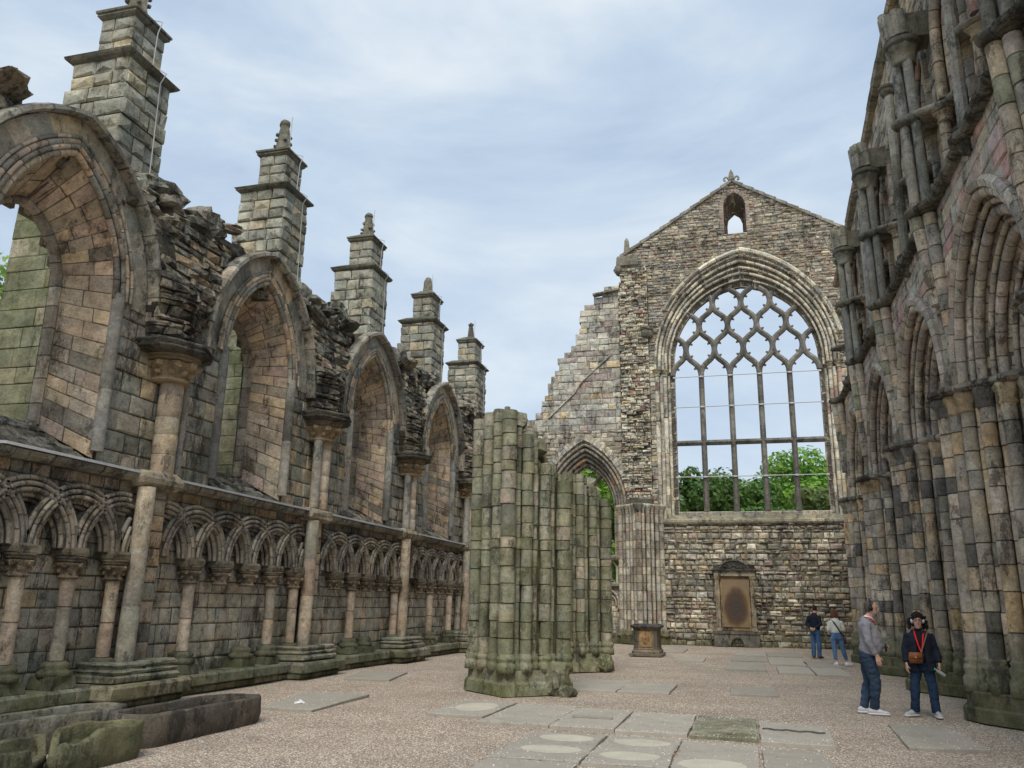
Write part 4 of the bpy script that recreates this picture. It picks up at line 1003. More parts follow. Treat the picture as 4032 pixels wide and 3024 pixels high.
for pi, p in enumerate(RP):
    if p < 9: continue
    left_h = RH[pi - 1] if pi else 2.5; right_h = RH[pi] if pi < len(RH) else 2.5
    # jamb shafts, matching the orders above
    core = MB()
    js = [0.]
    while js[-1] < 4.3: js.append(js[-1] + rg.uniform(.28, .42))
    js[-1] = 4.2
    plan = []
    for sgn, hh in ((-1, left_h), (1, right_h)):
        for k, (s, dx, rad) in enumerate(((2.02, 0.0, .115), (1.87, .14, .06), (1.73, .22, .12), (1.58, .38, .06), (1.44, .46, .12), (1.28, .64, .06), (1.14, .72, .115), (.98, .89, .06))):
            plan.append((XR + dx, p + sgn * (hh - s), rad, k))
    for u_ in (-.24, .24): plan.append((XR - .1, p + u_, .12, 0))
    plan.append((XR - .2, p, .14, 0))
    poly = [(5.05, p - left_h + .8), (4.67, p - left_h + .98), (3.84, p - left_h + 2.03), (3.68, p - .3), (3.68, p + .3), (3.84, p + right_h - 2.03), (4.67, p + right_h - .98), (5.05, p + right_h - .8)]
    n_ = len(poly); core.add([(x, y, 0) for x, y in poly] + [(x, y, 5.2) for x, y in poly], [(i, i + 1, n_ + i + 1, n_ + i) for i in range(n_ - 1)] + [tuple(range(n_, 2 * n_))], (.15, .135, .11))
    pr = core.build('clustered_pier', M['right'], RW)
    for x, y, r, k in plan:
        mb = MB(); sweep(mb, [(x, y, .92), (x, y, 5.12)], NXm, circle(r, 10), 1, RIGHT, rg, pinch=.88, segs=[j + rg.uniform(-.025, .025) if 0 < j < 4.2 else j for j in js if j in (0, 4.2) or rg.random() > .12], jit=.012); mb.build('jamb_shaft', M['right'], pr)
    mb = MB()
    for x, y, r, k in plan:
        if r > .1: lathe(mb, (x, y, 4.82), [(r * 1.02, 0), (r * 1.25, .03), (r * 1.1, .06), (r * 1.15, .14), (r * 1.75, .30), (r * 1.6, .34)], 16, pick(rg, [(2, (.40, .27, .13)), (2, (.25, .21, .16)), (2, (.14, .13, .115))]), lambda a, z, rr: rr * (1 + (.1 * math.cos(5 * a) if z > .12 else 0)))
    mb.build('capitals', M['right'], pr)
    mb = MB()
    path = [(4.55, p - left_h + .95), (4.1, p - left_h + 1.45), (3.66, p - left_h + 2.0), (3.5, p - .34), (3.42, p), (3.5, p + .34), (3.66, p + right_h - 2.0), (4.1, p + right_h - 1.45), (4.55, p + right_h - .95)]
    pts = []
    for i in range(len(path) - 1):
        for t in range(6): pts.append((path[i][0] + (path[i + 1][0] - path[i][0]) * t / 6 + .04 * math.sin(PI * 2 * t / 6 * 1.0), path[i][1] + (path[i + 1][1] - path[i][1]) * t / 6, 5.22))
    sweep(mb, pts, Vector((0, 0, 1)), [(.3, -.06), (-.12, -.07), (-.18, -.02), (-.17, .04), (-.1, .08), (.3, .09)], .5, [(2, (.14, .13, .115)), (2, (.25, .22, .17)), (1, (.35, .3, .24))], rg, smooth=False, pinch=.95, jit=.01)
    mb.build('abacus', M['rubble'], pr)
    # bases
    mb = MB()
    for x, y, r, k in plan:
        if r > .1: lathe(mb, (x, y, .42), [(r * 1.6, 0), (r * 1.6, .2), (r * 1.3, .28), (r * 1.45, .34), (r * 1.4, .40), (r * 1.15, .44), (r * 1.3, .48), (r * 1.05, .52)], 12, pick(rg, [(2, (.22, .215, .15)), (1, (.28, .25, .18))]))
    for o, z0, z1 in ((.2, 0, .22), (.13, .22, .45)):
        pl = [(4.95, p - left_h + .8), (4.5 - o, p - left_h + 1.0 - o * .4), (3.62 - o, p - .42 - o * .5), (3.45 - o, p), (3.62 - o, p + .42 + o * .5), (4.5 - o, p + right_h - 1.0 + o * .4), (4.95, p + right_h - .8)]
        n_ = len(pl); mb.add([(x, y, z0) for x, y in pl] + [(x, y, z1 - .03) for x, y in pl] + [(x + .02, y, z1) for x, y in pl], [(i, i + 1, n_ + i + 1, n_ + i) for i in range(n_ - 1)] + [(n_ + i, n_ + i + 1, 2 * n_ + i + 1, 2 * n_ + i) for i in range(n_ - 1)] + [tuple(range(2 * n_, 3 * n_))], (.22, .2, .15))
    mb.build('pier_base', M['right'], pr)
    # vault shafts rising to the broken springers
    LV = [(-.15, .17, 5.75), (.15, .17, 5.75), (0, 0, [6.3, 5.9, 6.9, 6.6, 5.9, 6.2, 5.75][pi])]
    for u_, dx_, z0 in LV:
        mb = MB(); sweep(mb, [(3.58 + dx_, p + u_, z0), (3.42 + dx_, p + u_, 8.62)], NXm, circle(.115, 12), .34, RIGHT[:3] + [(2, (.2, .215, .14)), (1, (.24, .23, .2))], rg, pinch=.93, jit=.008)
        v1_ = mb.build('drum_vault_shaft', M['rarch'], RW)
        if p > 27: continue
        mb = MB(); sweep(mb, [(3.41 + dx_, p + u_, 8.84), (3.39 + dx_, p + u_, 10.5)], NXm, circle(.09, 14), 3, RSH, rg, pinch=1); sweep(mb, [(3.39 + dx_, p + u_, 10.66), (3.36 + dx_, p + u_, 11.85)], NXm, circle(.09, 14), 3, RSH, rg, pinch=1)
        mb.build('polished_vault_shaft', M['rdark'], RW)
    mb = MB()
    for z_, rr_ in ((8.74, .24), (10.58, .22))[:2 if p < 27 else 1]:
        x_ = 3.6 - (z_ - 5.3) * .04 - .02
        for u_, dx_ in ((-.15, .17), (.15, .17), (0, 0)): lathe(mb, (x_ - .06 + dx_, p + u_, z_ - .1), [(.1, 0), (rr_ * .66, .05), (rr_ * .74, .1), (rr_ * .6, .15), (.09, .19)], 14, (.15, .15, .13))
    for u_, dx_ in ((-.15, .17), (.15, .17)): lathe(mb, (3.58 + dx_, p + u_, 5.3), [(.14, 0), (.18, .1), (.14, .2), (.18, .28), (.17, .36), (.12, .46)], 14, (.27, .25, .2))
    mb.build('shaft_rings', M['rdark'], RW)
    if p > 27: continue
    mb = MB()
    lathe(mb, (3.5, p, 11.8), [(.2, 0), (.22, .03), (.21, .1), (.25, .28), (.3, .36)], 20, (.22, .215, .18), lambda a, z, r: r * (1 + .12 * abs(math.sin(a * 1.0)) + .05 * math.cos(8 * a)))
    lathe(mb, (3.5, p, 12.15), [(.28, 0), (.33, .04), (.34, .08), (.31, .11), (.33, .14), (.28, .17)], 22, (.13, .13, .11), lambda a, z, r: r * (1 + .15 * abs(math.sin(a))))
    cpv = mb.build('vault_capital', M['rdark'], RW)
    mb = MB()
    for k in range(9):
        a = PI / 2 + PI * k / 8; rr_ = .24
        x_, y_ = 3.5 + rr_ * math.cos(a), p + 1.25 * rr_ * math.sin(a)
        sweep(mb, [(x_, y_, 12.33), (x_ - .05 + .0 * math.cos(a), y_ * 1.0 + .06 * math.sin(a), 12.95 + rg.uniform(-.14, .12))], NXm, circle(.085, 8), .36, [(1, (.22, .22, .18)), (1, (.17, .17, .145))], rg, pinch=.93)
    rings(mb, 3.5, 4.1, p - .24, p + .24, [(0, 12.3), (0, 12.85)], (.17, .165, .14), rg, .02)
    mb.build('broken_springer', M['rdark'], cpv)
# plainer return wall between the last pier and the gable
mb = MB()
masonry(mb, lambda u, v, w: (5.0 - w, u, v), (-.05, 8.4), lambda v: [(30.9, 39.0 - (max(0, v - 6) * .3))], (.24, .34), (.3, .6), RIGHT, rg, core=.8)
masonry(mb, lambda u, v, w: (4.55 + u, 31.15 + w, v), (8.7, 13.2), lambda v: [(-.55, .6)], (.24, .34), (.3, .6), RIGHT, rg, proud=.08, core=.3)
mb.build('return_wall', M['right'], RW)
for k in range(9):
    y_ = 31.9 + k * .8; mb = MB(); r_ = .12 if k % 2 == 0 else .09
    sweep(mb, [(4.88, y_, 0), (4.88, y_, 7.6 - .25 * k)], NXm, circle(r_, 9), .36, RIGHT, rg, pinch=.9, jit=.012); mb.build('return_shaft', M['right'], RW)
# ================================================================ free-standing compound piers
def pier(cx, cy, label, tops, z1, extra, seed, half=.9):
    rg2 = random.Random(seed)
    R_ = root('compound_pier', (cx, cy, 0), label, 'pier', 'freestanding clustered nave piers')
    mb = MB(); h = half * .82
    mb.add([(cx - h, cy, 0), (cx, cy - h, 0), (cx + h, cy, 0), (cx, cy + h, 0), (cx - h, cy, tops(-h) - .25), (cx, cy - h, tops(0) - .2), (cx + h, cy, tops(h) - .15), (cx, cy + h, tops(0) - .3)], [(0, 1, 5, 4), (1, 2, 6, 5), (2, 3, 7, 6), (3, 0, 4, 7), (4, 5, 6, 7)], (.13, .13, .085))
    mb.build('core', M['pier'], R_)
    js = [0.]
    while js[-1] < 5.2: js.append(js[-1] + rg2.uniform(.2, .36))
    sides = [((-1, 0), (0, -1)), ((0, -1), (1, 0)), ((1, 0), (0, 1)), ((0, 1), (-1, 0))]; seen = []
    for (ax, ay), (bx, by) in sides:
        for i in range(6):
            t = i / 6; r = .15 if i == 0 else (.115 if i % 2 == 0 else .06)
            k_ = half * (1.0 if i % 2 == 0 else .90)
            x, y = cx + k_ * (ax + (bx - ax) * t), cy + k_ * (ay + (by - ay) * t); top = tops(x - cx) + rg2.uniform(-.06, .06)
            if y > cy + .2: top -= .1
            sg_ = [j + (rg2.uniform(-.02, .02) if j else 0) for j in js if j < top - .72 - .1 and (j == 0 or rg2.random() > .1)] + [top - .70]
            mb = MB(); sweep(mb, [(x, y, .70), (x, y, top)], NXm, circle(r, 12), 1, PIERP, rg2, pinch=.9, segs=sg_, jit=.014)
            mb.build('pier_shaft', M['pier'], R_); seen.append((x, y, r))
            if r > .1 or True:
                seen[-1] = (x, y, max(r, .09))
    mb = MB()
    for x, y, r in seen: lathe(mb, (x, y, .40), [(r * 1.25, 0), (r * 1.25, .15), (r * 1.1, .17), (r * 1.08, .2), (r * 1.22, .23), (r * 1.2, .27), (r * 1.02, .3), (r, .33)], 12, pick(rg2, PIERP))
    mb.build('base_mouldings', M['pier'], R_)
    mb = MB(); n = 12
    for zz, o0, o1 in (((0, .2), .2, .18), ((.2, .25), .18, .12), ((.25, .44), .12, .10)):
        ring_ = []
        for z, o in ((zz[0], o0), (zz[1], o1)):
            for q in range(4):
                (ax, ay), (bx, by) = sides[q]
                for i in range(n):
                    t = i / n; K = half + o + .05 * math.sin(t * PI) * 0
                    d = .035 * noise.noise(Vector((q * 3 + t * 4, z * 3, seed)))
                    ring_.append((cx + (K + d) * (ax + (bx - ax) * t), cy + (K + d) * (ay + (by - ay) * t), z))
        m_ = 4 * n
        mb.add(ring_, [(i, (i + 1) % m_, m_ + (i + 1) % m_, m_ + i) for i in range(m_)] + [tuple(range(m_, 2 * m_))], pick(rg2, PIERP))
    for rx_, ry_, rz_, sx_, sy_, szz in extra: rock(mb, (rx_, ry_, rz_), (sx_, sy_, szz), pick(rg2, PIERP), rg2, n=3, amp=.2)
    mb.build('stepped_plinth', M['pier'], R_)
    mb = MB()
    for k in range(14):
        x = cx + rg2.uniform(-.6, .6); y = cy + rg2.uniform(-.5, .5) * (1 - abs(x - cx) / half)
        rock(mb, (x, y, tops(x - cx) - .12), (.3, .3, .3), pick(rg2, PIERP), rg2, n=1)
    mb.build('broken_top', M['pier'], R_)
    return R_
def tA(d):
    for lim, z in ((-.72, 5.35), (-.5, 5.5), (-.3, 5.52), (-.1, 5.5), (.08, 5.4), (.22, 5.05), (.36, 4.9), (.52, 4.75), (.7, 4.4), (.82, 4.12)):
        if d < lim: return z
    return 4.08
def tB(d): return 4.6 if d < -.35 else (4.98 if d < .52 else (4.7 if d < .7 else 4.42))
pier(-4.32, 16.4, 'taller green algae-stained clustered pier standing in front, its top broken and sloping', tA, 5, [(-3.5, 16.15, .3, .4, .45, .55), (-3.38, 16.15, .06, .4, .45, .25)], 5)
pier(-4.4, 22.4, 'shorter green clustered pier standing behind the taller one', tB, 5, [(-3.55, 22.2, .2, .3, .4, .4)], 9, .88)

# ================================================================ props: flagstones, coffins, tomb chest, monument, pebbles
rg = random.Random(5)
def slab_mesh(name, quad, top, mat, col, label, group, wob=.015, cat='flagstone', parent=None, thick=.07):
    mb = MB(); out_ = []
    n = 7
    for i in range(4):
        a, b = Vector(quad[i] + (0,)), Vector(quad[(i + 1) % 4] + (0,))
        for k in range(n):
            p = a.lerp(b, k / n); d = noise.noise(Vector((p.x * 3, p.y * 3, top * 90))) * wob * (1.6 if k else .6); nrm = Vector(((b - a).y, -(b - a).x, 0)).normalized()
            p = p + nrm * d; out_.append(p)
    m_ = len(out_); c = sum(out_, Vector()) / m_
    vs = [(p.x, p.y, top - thick) for p in out_] + [(p.x, p.y, top - .008) for p in out_] + [(p.x + (c.x - p.x) * .012, p.y + (c.y - p.y) * .012, top) for p in out_] + [(c.x, c.y, top)]
    fs = [(i, (i + 1) % m_, m_ + (i + 1) % m_, m_ + i) for i in range(m_)] + [(m_ + i, m_ + (i + 1) % m_, 2 * m_ + (i + 1) % m_, 2 * m_ + i) for i in range(m_)] + [(2 * m_ + i, 2 * m_ + (i + 1) % m_, 3 * m_) for i in range(m_)]
    if (quad[1][0] - quad[0][0]) * (quad[2][1] - quad[0][1]) - (quad[1][1] - quad[0][1]) * (quad[2][0] - quad[0][0]) < 0: fs = [f[::-1] for f in fs]
    mb.add(vs, fs, col); o = mb.build(name, mat, parent)
    return tag(o, label, cat, group) if label else o
def oval(parent, cx, cy, rx_, ry_, top, rim=True):
    mb = MB(); n = 28
    vs = [(cx + rx_ * math.cos(2 * PI * i / n), cy + ry_ * math.sin(2 * PI * i / n), top - .02) for i in range(n)] + [(cx + rx_ * .985 * math.cos(2 * PI * i / n), cy + ry_ * .985 * math.sin(2 * PI * i / n), top + .005) for i in range(n)]
    mb.add(vs, [(i, (i + 1) % n, n + (i + 1) % n, n + i) for i in range(n)] + [tuple(range(n, 2 * n))], (.50, .465, .375)); mb.build('oval_panel', M['slab'], parent)
GP = 'worn flagstones and grave slabs set in the gravel'
SC = (.36, .33, .275)
def R4(x0, x1, y0, y1): return [(x0, y0), (x1, y0), (x1, y1), (x0, y1)]
SL = [
 ('oval', [(-4.7, 12.55), (-3.82, 12.5), (-3.8, 14.45), (-4.75, 14.5)], .035, 'pale slab with one oval panel at the left end of the slab row', [(-4.24, 13.55, .33, .55)]),
 ('', R4(-3.74, -2.71, 12.0, 14.25), .034, 'plain slab just right of the single oval slab, in front of the green pier', []),
 ('line', R4(-2.69, -1.8, 11.95, 14.05), .036, 'slab with a raised edge line across its middle, third in the long row', []),
 ('', R4(-1.77, -.82, 11.85, 13.95), .033, 'broad plain slab immediately left of the mossy slab', []),
 ('moss', R4(-.79, .07, 11.8, 13.9), .03, 'dark mossy green slab in the long row', []),
 ('crack', [(.1, 11.6), (.98, 11.6), (1.05, 13.4), (.11, 13.6)], .034, 'slab with a long crack at the right end of the row', []),
 ('', [(-2.8, 9.42), (-1.8, 9.42), (-1.8, 11.42), (-2.72, 11.3)], .033, 'slab with two oval panels, left of its near twin', [(-2.24, 10.95, .35, .25), (-2.25, 10.08, .36, .25)]),
 ('', R4(-1.77, -.86, 9.42, 11.42), .034, 'slab with two cream oval panels, directly left of the plain near slab', [(-1.3, 10.92, .36, .25), (-1.32, 9.95, .34, .25)]),
 ('', R4(-.83, .06, 8.0, 11.3), .032, 'near slab with a single oval panel cut by the bottom edge of the photo', [(-.42, 9.72, .36, .34)]),
 ('', [(.1, 8.6), (.85, 8.6), (.8, 11.2), (.11, 11.1)], .03, 'near plain slab at the right end of the bottom row', []),
 ('', R4(-2.78, -1.8, 7.3, 9.35), .028, 'slab at the bottom edge of the photo below the left two-oval slab', []),
 ('', [(1.85, 11.85), (2.77, 12.0), (2.77, 14.15), (1.94, 14.1)], .03, 'lone square slab on the right in front of the woman with the brown bag', []),
 ('', [(-3.53, 17.1), (-2.53, 17.1), (-2.47, 19.45), (-3.6, 19.5)], .03, 'slab beside the foot of the tall green pier', []),
 ('', R4(-2.5, -1.5, 17.1, 19.2), .03, 'slab second from the foot of the tall green pier', []),
 ('', [(-.37, 17.65), (.55, 17.7), (.48, 19.4), (-.38, 19.1)], .022, 'small lone slab half sunk in gravel mid court', []),
 ('', R4(-2.22, -1.33, 27.4, 29.25), .025, 'little slab beside the tomb chest on its right', []),
 ('', R4(-3.1, -2.27, 32.3, 34.8), .025, 'slab behind the tomb chest', []),
 ('', R4(-.45, .62, 31.6, 34.2), .025, 'slab below the wall monument, left one of the rearmost pair', []),
 ('', R4(.66, 1.85, 31.7, 34.2), .025, 'slab below the wall monument, right one of the rearmost pair', []),
 ('', R4(-.55, .6, 28.4, 30.6), .028, 'left slab of the middle row below the monument', []),
 ('', R4(.63, 1.72, 27.2, 30.6), .026, 'right slab of the middle row below the monument', []),
 ('', R4(-.62, .46, 24.35, 27.35), .035, 'long slab with a proud front edge, nearest of the group below the monument', []),
 ('', R4(1.66, 2.65, 26.5, 28.95), .026, 'slab by the feet of the woman in the white jacket', []),
 ('', R4(.76, 1.64, 23.8, 26.2), .026, 'near slab of the right hand pair behind the man in grey', []),
 ('', R4(1.68, 2.5, 23.6, 26.2), .026, 'rightmost slab of the pair behind the man in grey', []),
 ('', [(-7.0, 12.2), (-6.5, 12.2), (-6.69, 14.6), (-7.8, 14.35)], .03, 'slab with a white bird dropping near the dark stone coffin', []),
 ('', [(-8.45, 17.3), (-7.45, 17.45), (-7.82, 19.4), (-8.9, 19.2)], .026, 'slab close to the aisle wall between the coffins and the pier', []),
]
SL[25] = ('', [(-7.3, 12.2), (-6.45, 12.2), (-6.6, 14.6), (-7.75, 14.35)], .03, SL[25][3], [])
for kind, quad, top, lab, ovs in SL:
    k = rg.uniform(.88, 1.1); col = tuple(v * k for v in SC)
    o = slab_mesh('grave_slab', quad, top - .004, M['mossy'] if kind == 'moss' else M['slab'], (.24, .24, .19) if kind == 'moss' else col, lab, GP)
    for cx, cy, a, b_ in ovs: oval(o, cx, cy, a, b_, top - .004)
    if kind == 'line':
        mb = MB(); rings(mb, -2.55, -1.95, 12.85, 12.9, [(0, top), (0, top + .03)], (.33, .31, .26)); mb.build('raised_edge', M['slab'], o)
    if kind == 'crack':
        mb = MB(); pts = [(.14 + .08 * i, 12.7 + .05 * math.sin(i * 1.9) - .012 * i, top + .012) for i in range(11)]
        sweep(mb, pts, Vector((0, 0, 1)), [(-.018, -.01), (.018, -.01), (0, .006)], 2, [(1, (.06, .055, .05))], rg, smooth=False); mb.build('crack', M['slab'], o)
    if 'dropping' in lab:
        mb = MB(); [rock(mb, (-7.05 + dx, 12.85 + dy, top + .012), (.09, .12, .01), (.8, .8, .78), rg, n=1) for dx, dy in ((0, 0), (.05, .06), (-.06, .05))]; mb.build('bird_dropping', plain('white_dropping', (.8, .8, .78)), o)
# ---- loose pebbles on and round the slabs
mb = MB(); rp_ = random.Random(2)
PEB = [(3, (.36, .29, .24)), (2, (.24, .2, .18)), (2, (.46, .39, .33)), (1, (.14, .12, .11)), (1, (.6, .55, .48))]
def pebble(x, y, z, s, col):
    a = rp_.uniform(0, PI); c, d = math.cos(a) * s, math.sin(a) * s; h = s * rp_.uniform(.5, .8)
    mb.add([(x + c, y + d, z), (x - d * .7, y + c * .7, z), (x - c, y - d, z), (x + d * .7, y - c * .7, z), (x, y, z + h)], [(0, 1, 4), (1, 2, 4), (2, 3, 4), (3, 0, 4)], col)
for kind, quad, top, lab, ovs in SL:
    xs_ = [q[0] for q in quad]; ys_ = [q[1] for q in quad]
    near = min(ys_) < 13; cnt = 260 if near else 60
    for _ in range(cnt):
        t = rp_.random(); e = rp_.random() ** 2 * .5
        x, y = rp_.uniform(min(xs_), max(xs_)), rp_.uniform(min(ys_), max(ys_))
        if rp_.random() < .6:
            sd = rp_.randrange(4); e -= .02
            if sd == 0: x = min(xs_) + e * .3
            elif sd == 1: x = max(xs_) - e * .3
            elif sd == 2: y = min(ys_) + e * .4
            else: y = max(ys_) - e * .4
        pebble(x, y, top - .004, rp_.uniform(.006, .013), pick(rp_, PEB))
for _ in range(26000):
    y = 5 + 17 * rp_.random() ** 1.7; x = rp_.uniform(-9.0, 3.4)
    z = .025 * noise.noise(Vector((x * .35, y * .35, 0))) + .012 * noise.noise(Vector((x * 1.1, y * 1.1, 5))) - .02
    pebble(x, y, z - .002, rp_.uniform(.005, .012), pick(rp_, PEB))
pb = mb.build('loose_gravel', M['slab']); pb['kind'] = 'stuff'
# ---- stone coffins
def coffin(label, outline, h, t, seed, hf=None, floor=.09, col=(.15, .14, .12)):
    mb = MB(); pts = []; n = 12
    for i in range(len(outline)):
        a, b = Vector(outline[i] + (0,)), Vector(outline[(i + 1) % len(outline)] + (0,))
        m_ = max(3, int((b - a).length / .09))
        for k in range(m_): pts.append((a.lerp(b, k / m_)))
    for _ in range(1): pts = [(pts[i - 1] + pts[i] * 2 + pts[(i + 1) % len(pts)]) / 4 for i in range(len(pts))]
    N_ = len(pts); c = sum(pts, Vector()) / N_
    area = sum(pts[i].x * pts[(i + 1) % N_].y - pts[(i + 1) % N_].x * pts[i].y for i in range(N_))
    s = 1 if area > 0 else -1
    def nrm(i): d = pts[(i + 2) % N_] - pts[i - 2]; return Vector((d.y, -d.x, 0)).normalized() * s
    layers = []
    def lay(off, zf, amp):
        L_ = []
        for i in range(N_):
            p = pts[i] - nrm(i) * off; z = zf(i); q = Vector((p.x, p.y, z)); d = noise.noise_vector(q * 2.2 + Vector((seed, 0, 0))) * amp * .6 + noise.noise_vector(q * 11 + Vector((0, seed, 0))) * amp * .4
            L_.append(q + Vector((d.x, d.y, d.z * .6)))
        layers.append(L_)
    H = (lambda i: hf(pts[i], h)) if hf else (lambda i: h)
    lay(.03, lambda i: -.05, .02); lay(.0, lambda i: .05, .03); lay(-.01, lambda i: H(i) * .35, .03); lay(0, lambda i: H(i) * .65, .03); lay(.0, lambda i: H(i) * .95, .02); lay(.012, lambda i: H(i), .02); lay(t * .8, lambda i: H(i) + .004, .02)
    lay(t * .95, lambda i: H(i) - .015, .02); lay(t * 1.02, lambda i: max(.06, H(i) * .6), .02); lay(t * 1.1, lambda i: floor, .02)
    vs = [q for L_ in layers for q in L_] + [Vector((c.x, c.y, floor))]
    fs = []
    for k in range(len(layers) - 1):
        for i in range(N_): j = (i + 1) % N_; fs.append((k * N_ + i, k * N_ + j, (k + 1) * N_ + j, (k + 1) * N_ + i))
    k = len(layers) - 1; fs += [(k * N_ + i, k * N_ + (i + 1) % N_, len(vs) - 1) for i in range(N_)]
    if s < 0: fs = [f[::-1] for f in fs]
    mb.add(vs, fs, col, True); return tag(mb.build('stone_coffin', M['coffin' if hf else 'coffin_grey']), label, 'stone coffin', 'medieval stone coffins lying by the aisle wall')
coffin('dark hollowed stone coffin lying apart at the right, whole with a pale speck', [(-6.62, 8.8), (-6.58, 10.9), (-6.72, 11.2), (-7.2, 11.12), (-7.38, 10.8), (-7.32, 8.85), (-7.1, 8.66), (-6.78, 8.64)], .33, .085, 3, col=(.14, .125, .11))
coffin('long whole stone coffin nearest the wall, behind the broken green ones', [(-7.5, 6.4), (-7.32, 9.05), (-7.45, 9.35), (-7.8, 9.4), (-8.0, 9.15), (-8.12, 6.4)], .36, .09, 8, col=(.22, .215, .185))
def hA(p, h):
    k = (p.y - 7.1) / .5; b = .012 * math.sin(p.y * 9) + .03 * noise.noise(Vector((p.x * 5, p.y * 5, 1)))
    if k < 1: return max(.1, h * .30 + b) if -6.82 < p.x < -6.48 else h * min(1, max(.75, k)) + b
    return h + b
coffin('mossy broken stone coffin half in front, open at its near end', [(-6.38, 7.15), (-6.34, 8.1), (-6.44, 8.4), (-6.75, 8.44), (-6.9, 8.2), (-6.94, 7.6), (-6.65, 7.25)], .33, .085, 12, hA, col=(.2, .2, .13))
def hB(p, h):
    b = .04 * noise.noise(Vector((p.x * 6, p.y * 6, 4)))
    return .1 + b * .5 if p.y > 6.7 and p.x > -6.84 else h + b * .6
coffin('smallest broken mossy coffin fragment cut by the corner of the photo', [(-6.32, 5.0), (-6.32, 6.78), (-6.6, 6.98), (-6.82, 7.46), (-6.99, 7.46), (-7.0, 5.0)], .29, .085, 17, hB, col=(.19, .19, .13))
# ---- tomb chest
TCc = root('tomb_chest', (-3.3, 30.1, 0), 'blackened stone tomb chest with a carved shield standing on the gravel', 'tomb')
x0, x1, y0, y1 = -3.7, -2.92, 29.42, 30.75
K1 = (.12, .11, .10)
mb = MB(); rings(mb, x0, x1, y0, y1, [(.15, 0), (.15, .07), (.13, .08)], (.2, .185, .16)); mb.build('step', M['black'], TCc)
mb = MB(); rings(mb, x0, x1, y0, y1, [(.07, .08), (.07, .15), (.02, .2), (.03, .23), (-.02, .26), (-.02, .86), (.02, .88), (.03, .9), (.06, .92)], (.22, .18, .135))
mb.build('chest_body', M['black'], TCc)
for a, b in ((x0, y0), (x1 - .12, y0), (x0, y1 - .12), (x1 - .12, y1 - .12)):
    mb = MB(); rings(mb, a, a + .12, b, b + .12, [(.015, .24), (.015, .3), (0, .31), (0, .82), (.015, .84), (.02, .88)], K1)
    mb.build('corner_pilaster', M['black'], TCc)
mb = MB(); rings(mb, x0, x1, y0, y1, [(.05, .9), (.1, .93), (.11, .96), (.11, .985), (.08, 1.0), (.03, 1.0), (.03, 1.02), (-.02, 1.03)], (.10, .10, .1)); mb.build('chest_lid', M['black'], TCc)
mb = MB(); sx0 = (x0 + x1) / 2; sh_ = [(-.11, .7), (.11, .7), (.115, .5), (.07, .42), (0, .37), (-.07, .42), (-.115, .5)]
mb.add([(sx0 + a, y0 + .02, z) for a, z in sh_] + [(sx0 + a * .9, y0 - .025, .54 + (z - .54) * .9) for a, z in sh_], [(i, (i + 1) % 7, 7 + (i + 1) % 7, 7 + i) for i in range(7)] + [tuple(range(7, 14))], (.30, .20, .11)); mb.build('carved_shield', M['black'], TCc)
mb = MB(); rings(mb, x0 + .18, x1 - .18, y0 - .0, y0 + .02, [(0, .3), (.0, .8)], (.33, .22, .12)); mb.build('front_panel', M['black'], TCc)
# ---- wall monument
MO = root('wall_monument', (-.4, 38.7, 0), 'tall pedimented memorial tablet with a scorched brown panel against the gable wall', 'monument')
YF = 38.55
def plate(name, poly, ya, yb, col, parent=MO, mat='black'):
    mb = MB(); n = len(poly); mb.add([(x, ya, z) for x, z in poly] + [(x, yb, z) for x, z in poly], [tuple(range(n)), tuple(range(n, 2 * n))[::-1]] + [(i, n + i, n + (i + 1) % n, (i + 1) % n) for i in range(n)], col); return mb.build(name, M[mat], parent)
arc = [(-.40 - .28 * math.cos(PI * i / 8), .02 + .36 * math.sin(PI * i / 8)) for i in range(9)]
plate('plinth', [(-1.36, 0), (-.68, 0)] + arc[0:9] + [(-.12, 0), (.53, 0), (.53, .52), (-1.36, .52)], 38.42, 38.98, (.15, .145, .13))
plate('plinth_cap', [(-1.40, .522), (.57, .522), (.57, .64), (-1.40, .64)], 38.38, 38.98, (.13, .125, .115))
mb = MB(); masonry(mb, lambda u, v, w: (u, 38.6 - w, v), (0, .4), lambda v: [(-.7, -.1)], (.12, .18), (.12, .25), EASTLO, rg, proud=.05, core=.1); mb.build('exposed_stones', M['east'], MO)
plate('tablet', [(-1.02, .66), (.22, .66), (.22, 2.96), (-1.02, 2.96)], YF + .12, 38.98, (.30, .22, .14))
tb = None
for a, b in ((-1.24, -1.05), (.25, .44)):
    mb = MB(); rings(mb, a, b, YF, 38.97, [(.02, .642), (.02, .74), (0, .76), (0, 2.82), (.02, 2.84), (.03, 2.95)], (.30, .25, .18))
    for f in range(4): sweep(mb, [(a + .03 + f * .043, YF - .004, .8), (a + .03 + f * .043, YF - .004, 2.78)], Vector((0, -1, 0)), circle(.014, 6), 3, [(1, (.27, .22, .16))], rg)
    mb.build('pilaster', M['black'], MO)
plate('entablature', [(-1.27, 2.962), (.47, 2.962), (.47, 3.2), (-1.27, 3.2)], YF - .01, 38.97, (.36, .33, .27))
plate('cornice', [(-1.34, 3.202), (.54, 3.202), (.56, 3.27), (-1.36, 3.27)], YF - .12, 38.97, (.10, .10, .095))
pm = plate('fan_pediment', [(-.40 + .58 * math.cos(PI * i / 16), 3.272 + .36 * math.sin(PI * i / 16)) for i in range(17)], YF + .05, 38.96, (.085, .085, .08))
mb = MB()
for i in range(1, 14):
    a = PI * i / 14; sweep(mb, [(-.40 + .12 * math.cos(a), YF + .04, 3.29 + .09 * math.sin(a)), (-.40 + .5 * math.cos(a), YF + .03, 3.29 + .3 * math.sin(a))], Vector((0, -1, 0)), circle(.022, 6), 3, [(1, (.07, .07, .067))], rg)
